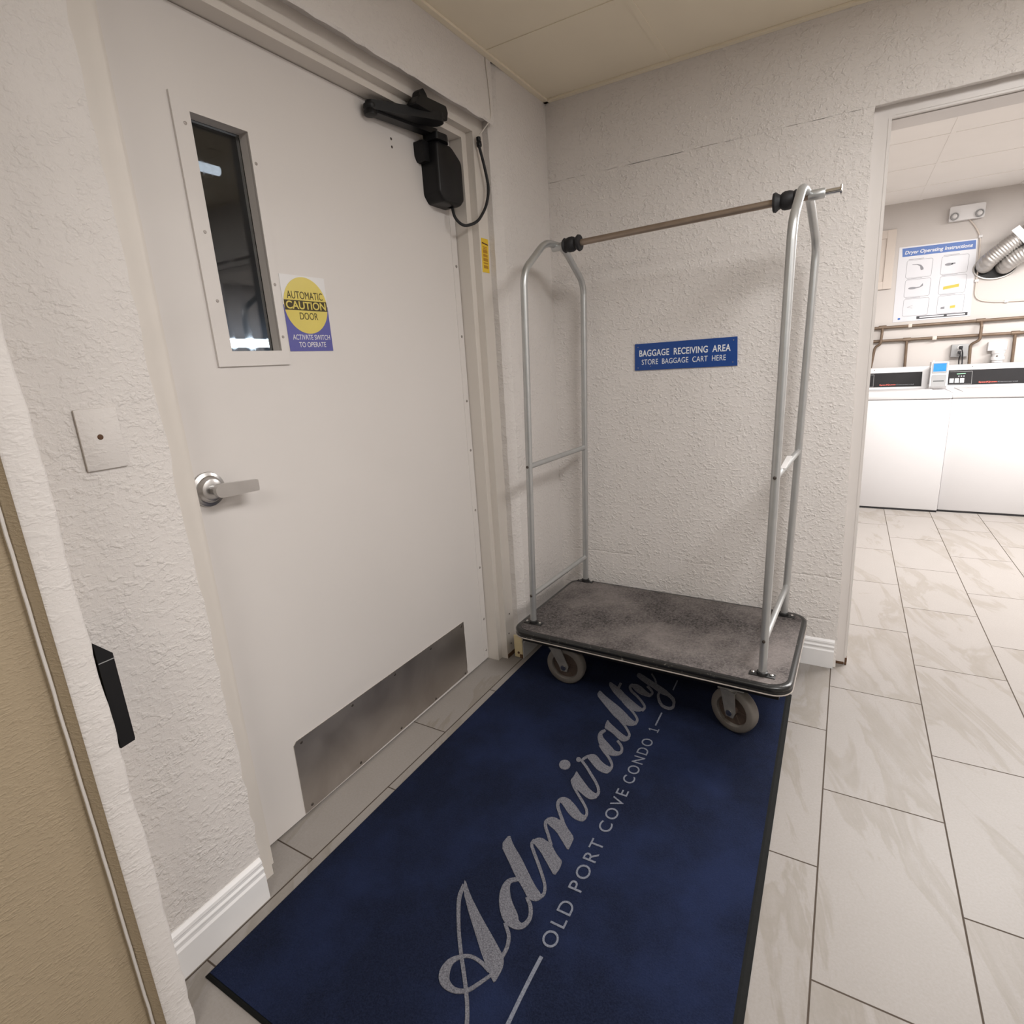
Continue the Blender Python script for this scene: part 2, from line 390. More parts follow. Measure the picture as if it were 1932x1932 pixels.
struct(MB().tube([(.0995+rnd.uniform(-.0004,.0004),-2.1128+rnd.uniform(-.0004,.0004),k*.03) for k in range(78)], .0026, 8).build('trim_5', M['paint']))
# ceilings
b = MB()
b.box(-0.001, 2.5, -4.5, -0.001, 2.326, 2.36)
for y in (-.475, -1.085, -1.695, -2.305): b.box(0.012, 2.5, y-.011, y+.011, 2.3235, 2.3265)
for x in (.515, 1.125, 1.735): b.box(x-.011, x+.011, -4.4, -.012, 2.3238, 2.3265)
struct(b.build('ceiling', M['ceiling'], smooth=0))
b = MB()
b.box(0.0, .021, -2.05, 0.0, 2.3175, 2.326, 0.001); b.box(0.0, 2.5, -.021, 0.0, 2.3175, 2.326, 0.001)
struct(b.build('trim_3', M['ceiling'], smooth=0))
b = MB()
b.box(0.2, 4.6, .172, 3.62, 2.345, 2.38)
for y in (.56, 1.17, 1.78, 2.39, 3.0): b.box(0.2, 4.6, y-.012, y+.012, 2.342, 2.346)
for x in (.95, 1.56, 2.17, 2.78, 3.39): b.box(x-.012, x+.012, .18, 3.48, 2.3424, 2.346)
struct(b.build('ceiling_laundry', M['ceiling_white'], smooth=0))
struct(MB().box(0.2, 4.6, 3.48, 3.6, 0, 2.345).build('wall_laundry_back', M['wall_far'], smooth=0))
struct(MB().box(0.1, 0.2, .172, 3.6, 0, 2.345).build('wall_laundry_left', M['wall_far'], smooth=0))
struct(MB().box(4.6, 4.7, .172, 3.6, 0, 2.345).build('wall_laundry_right', M['wall_far'], smooth=0))
struct(MB().box(2.65, 4.6, .0, .172, 0, 2.345).build('wall_laundry_front', M['wall_far'], smooth=0))
b = MB(); b.box(-2.2, -2.1, -4.5, 2.5, 0, 3.2); b.box(-2.2, -.2, -4.6, -4.5, 0, 3.2); b.box(-2.2, -.2, 2.5, 2.6, 0, 3.2); b.box(-2.2, -.2, -4.6, 2.6, 3.2, 3.3); b.box(-2.2,-.2,-4.6,2.6,-.03,0.0)
struct(b.build('outside_blackout', M['night'], smooth=0))  # added dark box, keeps the world background out of the door pane
# door frame (rebated steel frame, recessed in the plaster)
b = MB()
b.prism([(-.20,-.424),(-.052,-.424),(-.052,-.493),(-.082,-.493),(-.082,-.522),(-.20,-.522)], lambda p,t: V((p[0],p[1],t)), 0, 2.15)
b.prism([(-.20,-1.830),(-.052,-1.830),(-.052,-1.735),(-.082,-1.735),(-.082,-1.712),(-.20,-1.712)], lambda p,t: V((p[0],p[1],t)), 0, 2.15)
b.box(-.2, -.0521, -1.735, -.493, 2.0965, 2.15); b.box(-.2, -.0821, -1.712, -.522, 2.0755, 2.0965)
fr = struct(b.build('trim_1', M['frame_paint'], smooth=0))
for n, (y, z) in enumerate(((-.487,.205),(-.487,.06),(-.47,.115))):
    MB().ball((-.0515, y+.03 if n!=2 else y, z), .004, (.3,1,1)).build('screw_hole', M['dark_screw'], fr)
MB().box(-.0525,-.0505,-.49,-.427,.0,.02).build('rust_patch', M['rust'], fr)
# opening frame
b = MB()
xo = lambda z: 1.2615-0.0135*z
b.prism([(0,.040),(1,.040),(1.0,.046),(1.0,.172),(0,.172)], lambda p,t: V((xo(t) if p[0]==1 else 1.17, p[1], t)), [0,.7,1.4,1.987])
b.prism([(0,.0385),(1,.0385),(1,.0425),(0,.0425)], lambda p,t: V((xo(t)-(.0095 if p[0]==0 else .0065), p[1], t)), [0,.7,1.4,1.987])
b.box(1.17, 2.3, .040, .054, 1.987, 2.04); b.box(1.17, 2.3, .060, .172, 1.985, 2.04)
b.box(1.245, 2.3, .0385, .042, 1.9935, 1.9965)
b.box(2.262, 2.3, .040, .172, 0, 2.04)
of = struct(b.build('trim_2', M['paint'], smooth=0))
MB().box(1.222, 1.2625, .0385, .06, 0, .012, .001).build('rust_patch', M['rust'], of)
MB().box(1.254, 1.2630, .0385, .06, 0.012, .032, .001).build('rust_patch', M['rust'], of)
# baseboards
BP = [(0,0),(.014,0),(.014,.073),(.0105,.079),(.0105,.086),(.0125,.089),(.0125,.093),(.009,.098),(.009,.104),(.0105,.107),(.009,.114),(.003,.121),(0,.121)]
bl = struct(MB().prism(BP, lambda p,t: V((-.012+p[0], t, p[1])), -2.052, -1.786).build('baseboard_left', M['white_trim'], smooth=25))
bl2 = struct(MB().prism(BP, lambda p,t: V((p[0]-.0005, t, p[1])), -.462, -.001).build('baseboard_left', M['white_trim'], smooth=25))
MB().box(-.030, .0125, -.468, -.4622, .004, .112, .003).build('end_block', M['yellowed'], bl2)
MB().ball((-.008, -.4685, .028), .006, (1,.4,1)).build('nail_hole', M['rust'], bl2)
MB().box(-.002, .0125, -.4692, -.467, .004, .022).build('rust_patch', M['rust'], bl2)
bb = struct(MB().prism(BP, lambda p,t: V((t, -p[0], p[1])), .016, 1.214).build('baseboard_back', M['white_trim'], smooth=25))
# ------------------------------------------------------------------ door
DX = -.135
vy0, vy1, vz0, vz1 = -1.571, -1.364, 1.319, 1.897
gy0, gy1, gz0, gz1 = -1.530, -1.385, 1.355, 1.867
def ring(b, x0, x1, oy0, oy1, oz0, oz1, iy0, iy1, iz0, iz1):
    b.box(x0, x1, oy0, iy0, oz0, oz1); b.box(x0, x1, iy1, oy1, oz0, oz1); b.box(x0, x1, iy0, iy1, oz0, iz0); b.box(x0, x1, iy0, iy1, iz1, oz1)
b = MB(); ring(b, -.180, DX, -1.7115, -.5245, .006, 2.0735, gy0, gy1, gz0, gz1)
d = struct(b.build('door_1', M['paint'], smooth=0))
d['label'] = 'beige painted door with narrow vision pane and metal kick plate'
b = MB(); ring(b, DX-.001, DX+.006, vy0, vy1, vz0, vz1, gy0, gy1, gz0, gz1)
vf = b.build('vision_frame', M['paint'], d, smooth=0)
for y, z in ((-1.545,1.84),(-1.545,1.62),(-1.545,1.47),(-1.375,1.80),(-1.375,1.52),(-1.375,1.39)):
    MB().lathe([(0,0),(.004,0),(.0035,.0012),(0,.0016)], (DX+.006,y,z), (1,0,0), 12).build('screw', M['grey_screw'], vf)
gl = MB().box(DX-.034, DX-.028, gy0+.0005, gy1-.0005, gz0+.0005, gz1-.0005).build('glass_pane', M['glass'], d, smooth=0)
kp = MB().prism([(-1.556,.010),(-1.556,.247),(-1.545,.256),(-.692,.256),(-.692,.05),(-.696,.030),(-.690,.026),(-.693,.018)], lambda p,t: V((t,p[0],p[1])), DX, DX+.0022).build('kick_plate', M['kick'], d, smooth=0)
kp['label'] = 'scuffed stainless steel kick plate'
for k in range(5):
    for z in (.024, .243):
        MB().lathe([(0,0),(.005,0),(.004,.0015),(0,.002)], (DX+.0022, -1.53+k*.205, z), (1,0,0), 12).build('screw', M['dark_screw'], kp)
eg = MB().box(DX, DX+.0015, -.560, -.526, .03, 2.07).build('edge_guard', M['paint'], d, smooth=0)
for z in (1.652,1.399,1.152,.954,.701,.444,.202,.05):
    MB().lathe([(0,0),(.0055,0),(.0045,.0016),(0,.0022)], (DX+.0015,-.541,z), (1,0,0), 12).build('screw', M['grey_screw'], eg)
for z in (1.997,1.974): MB().ball((DX+.0003,-.844,z),.0042,(.25,1,1)).build('screw_hole', M['dark_screw'], d)
ry, rz = -1.655, 1.036
ro = MB().lathe([(.042,0),(.0425,.003),(.041,.006),(.034,.0085),(.0325,.009),(.030,.012),(.029,.016),(.026,.022),(.018,.025),(0,.025)], (DX,ry,rz), (1,0,0), 40).build('lever_rose', M['steel'], d)
ro['label'] = 'round brushed steel lever rose'
MB().cyl((DX+.02,ry,rz), (DX+.052,ry,rz), .0115, 24).build('spindle', M['steel'], ro)
out = []
for k in range(9):
    a = math.pi/2+math.pi*k/8; out.append((ry-.002+.0165*math.cos(a)*.9, rz+.0165*math.sin(a)))
out += [(ry+.095, rz-.0135-.006), (ry+.0965, rz-.012), (ry+.0965, rz+.008-.002), (ry+.095, rz+.0085)]
MB().prism(out, lambda p,t: V((t,p[0],p[1])), DX+.048, DX+.060).build('lever', M['steel'], ro, smooth=40)['label'] = 'flat tapered door lever'
# ------------------------------------------------------------------ door operator
t = thing('door_operator', 'black automatic door opener box with folded arm at top of beige door', 'door opener', (DX,-.626,1.84))
base = [( -.699,1.862),(-.676,1.838),(-.575,1.838),(-.553,1.858),(-.553,1.984),(-.612,2.022),(-.699,2.022)]
def chain(poly, r):
    pts = [V((p[0],p[1],0)) for p in poly]
    out = []
    n = len(pts)
    for i in range(n):
        f = fillet([(pts[i-1]+pts[i])/2, pts[i], (pts[i]+pts[(i+1)%n])/2], r, 4)
        out += [(q.x,q.y) for q in f[1:-1]]
    return out
pl = chain(base, .014)
cy, cz = -.626, 1.93
lev = [(DX,1.0),(-.083,1.0),(-.074,.985),(-.068,.955),(-.065,.90)]
MB().prism(pl, lambda p,i: V((lev[i][0], cy+(p[0]-cy)*lev[i][1], cz+(p[1]-cz)*(1-(1-lev[i][1])*.8))), [0,1,2,3,4]).build('housing', M['black'], t, smooth=50)
MB().prism(chain([(-.733,1.975),(-.722,1.958),(-.695,1.958),(-.695,2.018),(-.733,2.018)], .006), lambda p,i: V((i,p[0],p[1])), DX, -.098).build('end_cap', M['black'], t, smooth=50)
MB().prism(chain([(-.118,-.705),(-.058,-.705),(-.052,-.655),(-.066,-.628),(-.118,-.64)], .010), lambda p,i: V((p[0],p[1],i)), 2.020, 2.041).build('pivot_cap', M['black'], t, smooth=50)
def bar(p0, p1, w0, w1, th):
    p0, p1 = V(p0), V(p1); d_ = (p1-p0).normalized(); s_ = d_.cross(V((0,0,1))).normalized()
    b = MB(); n = 8; pts = []
    for k in range(n+1):
        a = math.pi/2+math.pi*k/n; pts.append(p0 + d_*math.cos(a)*w0 + s_*math.sin(a)*w0)
    for k in range(n+1):
        a = -math.pi/2+math.pi*k/n; pts.append(p1 + d_*math.cos(a)*w1 + s_*math.sin(a)*w1)
    b.prism([(p.x,p.y,p.z) for p in pts], lambda p,i: V((p[0],p[1],p[2]+i)), -th/2, th/2); return b
a1 = bar((-.088,-.685,2.046), (-.108,-.955,2.036), .018, .017, .018).build('main_arm', M['black'], t, smooth=40)
MB().lathe([(.012,-.016),(.019,-.014),(.020,-.004),(.0165,0),(.020,.006),(.019,.014),(.010,.018)], (-.108,-.958,2.036), (0,0,1), 24).build('elbow_joint', M['black'], a1, smooth=50)
MB().tube([(-.100,-.945,2.045),(-.092,-.925,2.046)], .003, 8).build('adjusting_pin', M['steel'], a1)
a2 = bar((-.106,-.955,2.046), (-.030,-.745,2.056), .017, .028, .026).build('forearm', M['black'], t, smooth=40)
MB().lathe([(.013,0),(.014,.004),(.012,.012),(.006,.014)], (-.026,-.728,2.050), (0,0,1), 20).build('arm_bolt', M['black'], a2, smooth=50)
MB().prism(chain([(-.86,2.062),(-.70,2.058),(-.692,2.085),(-.70,2.101),(-.83,2.094)], .008), lambda p,i: V((i,p[0],p[1])), -.052, -.014).build('shoe', M['black'], t, smooth=50)
MB().prism(chain([(-.830,2.085),(-.780,2.085),(-.785,2.108),(-.803,2.122),(-.822,2.108)], .010), lambda p,i: V((i,p[0],p[1])), -.050, -.024).build('shoe_lug', M['black'], t, smooth=50)
MB().lathe([(.010,0),(.009,-.006),(.004,-.010)], (-.10,-.596,1.838), (0,0,-1), 16).build('cable_gland', M['black'], t)
# cable + thin wire
c = thing('door_cable', 'black flexible cable looping from opener box to door frame corner', 'cable', (-.05,-.50,1.9))
pts = fillet([(-.098,-.590,1.845),(-.085,-.597,1.800),(-.060,-.580,1.772),(-.035,-.525,1.790),(-.028,-.470,1.850),(-.026,-.444,1.915),(-.029,-.462,1.985),(-.036,-.480,2.052)], .03, 5)
MB().tube(pts, .0052, 12).build('hose', M['black_soft'], c, smooth=60)
MB().lathe([(.008,0),(.0095,.004),(.0095,.016),(.0075,.018),(.0085,.022),(.0085,.030),(.006,.032)], (-.035,-.478,2.046), (-.02,-.12,1), 16).build('connector', M['black'], c, smooth=50)
wr = MB().tube(fillet([(-.036,-.482,2.078),(-.020,-.468,2.10),(.0022,-.446,2.135),(.0022,-.447,2.20),(.0022,-.462,2.30),(.0022,-.462,2.325)], .02, 4), .0022, 8).build('thin_wire', M['frame_paint'])
tag(wr, 'thin painted wire running up wall from door frame corner to ceiling', 'wire')
# ------------------------------------------------------------------ caution sticker
t = thing('caution_sticker', 'yellow white and blue CAUTION AUTOMATIC DOOR sticker beside the door pane', 'sticker', (DX,-1.278,1.353))
sy0, sy1, sz0, sz1 = -1.3545, -1.2025, 1.353, 1.5505
X = lambda x,y,z: V((DX+z, x, y))
MB().plate([(sy0,sz0),(sy1,sz0),(sy1,sz1),(sy0,sz1)], 0, .0012, X).build('backing', M['sticker_white'], t, smooth=0)
mz = sz1-.39*(sz1-sz0)
MB().plate([(sy0,sz0),(sy1,sz0),(sy1,mz),(sy0,mz)], .0012, .0015, X).build('blue_field', M['sticker_blue'], t, smooth=0)
cyy = (sy0+sy1)/2; rr = .0738
MB().plate(circle(cyy, mz, rr, rr, 64), .0015, .0018, X).build('yellow_disc', M['yellow'], t, smooth=0)
bz1, bz0 = sz1-.325*(sz1-sz0), sz1-.455*(sz1-sz0)
MB().plate([(cyy-rr*.985,bz0),(cyy+rr*.985,bz0),(cyy+rr*.985,bz1),(cyy-rr*.985,bz1)], .0018, .0021, X).build('dark_band', M['sticker_brown'], t, smooth=0)
ya, za = (0,1,0), (0,0,1)
fz = lambda f: sz1-f*(sz1-sz0)
MB().text('AUTOMATIC', (DX+.0018,cyy,fz(.305)), ya, za, width=.122, cap=.0195, depth=.0004).build('lettering', M['sticker_brown'], t, smooth=0)
MB().text('CAUTION', (DX+.0021,cyy,fz(.437)), ya, za, width=.136, cap=.0195, depth=.0004, bold=.02).build('lettering', M['yellow'], t, smooth=0)
MB().text('DOOR', (DX+.0018,cyy+.004,fz(.575)), ya, za, width=.062, cap=.0185, depth=.0004).build('lettering', M['sticker_brown'], t, smooth=0)
MB().text('ACTIVATE SWITCH', (DX+.0015,cyy+.004,fz(.845)), ya, za, width=.130, cap=.0135, depth=.0004).build('lettering', M['sticker_white'], t, smooth=0)
MB().text('TO OPERATE', (DX+.0015,cyy+.004,fz(.945)), ya, za, width=.094, cap=.0135, depth=.0004).build('lettering', M['sticker_white'], t, smooth=0)
# yellow tape on the frame
t = thing('warning_label', 'narrow yellow warning label stuck upright on the door frame', 'label', (-.052,-.46,1.628))
Y2 = lambda x,y,z: V((-.052+z, x, y))
MB().plate([(-.4865,1.628),(-.4385,1.628),(-.4345,1.748),(-.4825,1.748)], 0, .0008, Y2).build('strip', M['tape_yellow'], t, smooth=0)
MB().plate([(-.4795,1.7295),(-.4385,1.7255),(-.4385,1.7295),(-.4795,1.7340)], .0008, .0012, Y2).build('dark_bar', M['tape_red'], t, smooth=0)
b = MB()
for z0, z1, ins in ((1.7165,1.720,.012),(1.711,1.7145,.02),(1.697,1.709,.006),(1.6835,1.6935,.008),(1.668,1.680,.006),(1.659,1.664,.006),(1.643,1.654,.008)):
    b.plate([(-.478+ins*.3,z0),(-.444-ins*.2,z0-.001),(-.444-ins*.2,z1-.001),(-.478+ins*.3,z1)], .0008, .0011, Y2)
b.build('faded_marks', M['tape_ink'], t, smooth=0)
# blank wall plate
t = MB().box(-.012, -.006, -1.944, -1.874, 1.139, 1.251, .002).build('wall_plate', M['wall_coarse'], smooth=30)
tag(t, 'painted-over blank wall plate left of the door with a screw hole', 'wall plate')
MB().ball((-.0062,-1.911,1.199),.0052,(.4,1,1)).build('screw_hole', M['rust'], t)
# black box on the hidden face of the near wall end
t = MB().prism([(-2.0495,.666),(-2.026,.668),(-2.0245,.672),(-2.0245,.842),(-2.0495,.872)], lambda p,i: V((i,p[0],p[1])), .03, .1135).build('wall_box', M['black'], smooth=30)
tag(t, 'slim black box peeking from behind the near plaster wall corner', 'box')
MB().box(.1133,.1142,-2.049,-2.0248,.8315,.8330).build('seam', M['grey_plastic'], t)
# ------------------------------------------------------------------ baggage sign
t = thing('baggage_sign', 'blue engraved plastic sign reading BAGGAGE RECEIVING AREA on back wall', 'sign', (.588,-.001,1.226))
SX = lambda x,y,z: V((x, -.001-z, y))
b = MB().plate([(.3825,1.2255),(.7965,1.2265),(.7925,1.3365),(.3825,1.3345)], 0, .004, SX); b.build('board', M['navy'], t, smooth=0)
xa = (1,0,.004)
MB().text('BAGGAGE  RECEIVING  AREA', (.5855,-.005,1.2835), xa, za, width=.367, cap=.0255, depth=.0005, bold=.015, space=1.05).build('lettering', M['sign_white'], t, smooth=0)
MB().text('STORE  BAGGAGE  CART  HERE', (.5825,-.005,1.2490), xa, za, width=.340, cap=.0215, depth=.0005, space=1.05).build('lettering', M['sign_white'], t, smooth=0)
for x, z in ((.396,1.321),(.396,1.236),(.45,1.241),(.779,1.241),(.779,1.324)): MB().lathe([(.0022,0),(.002,.0008),(0,.001)], (x,-.005,z), (0,-1,0), 10).build('nail', M['grey_screw'], t)

# added glowing tubes that make the bright marks in the door pane
for y0, y1, z, x, lab in ((-.30,.10,1.50,-1.98,'added glowing tube for the bright streak at the bottom of the door pane'),(-.29,-.15,2.43,-1.98,'short added glowing tube for the bright mark at the top left of the door pane')):
    t = thing('pane_glow_tube', lab, 'light', (-2.1,(y0+y1)/2,z))
    MB().box(-2.0995,-2.02,y0-.02,y1+.02,z-.008,z+.008,.003).build('bracket', M['dark_metal'], t, smooth=30)
    MB().cyl((x,y0,z),(x,y1,z),.024,16).build('tube', M['pane_glow'] if z < 2 else M['pane_glow_dim'], t)
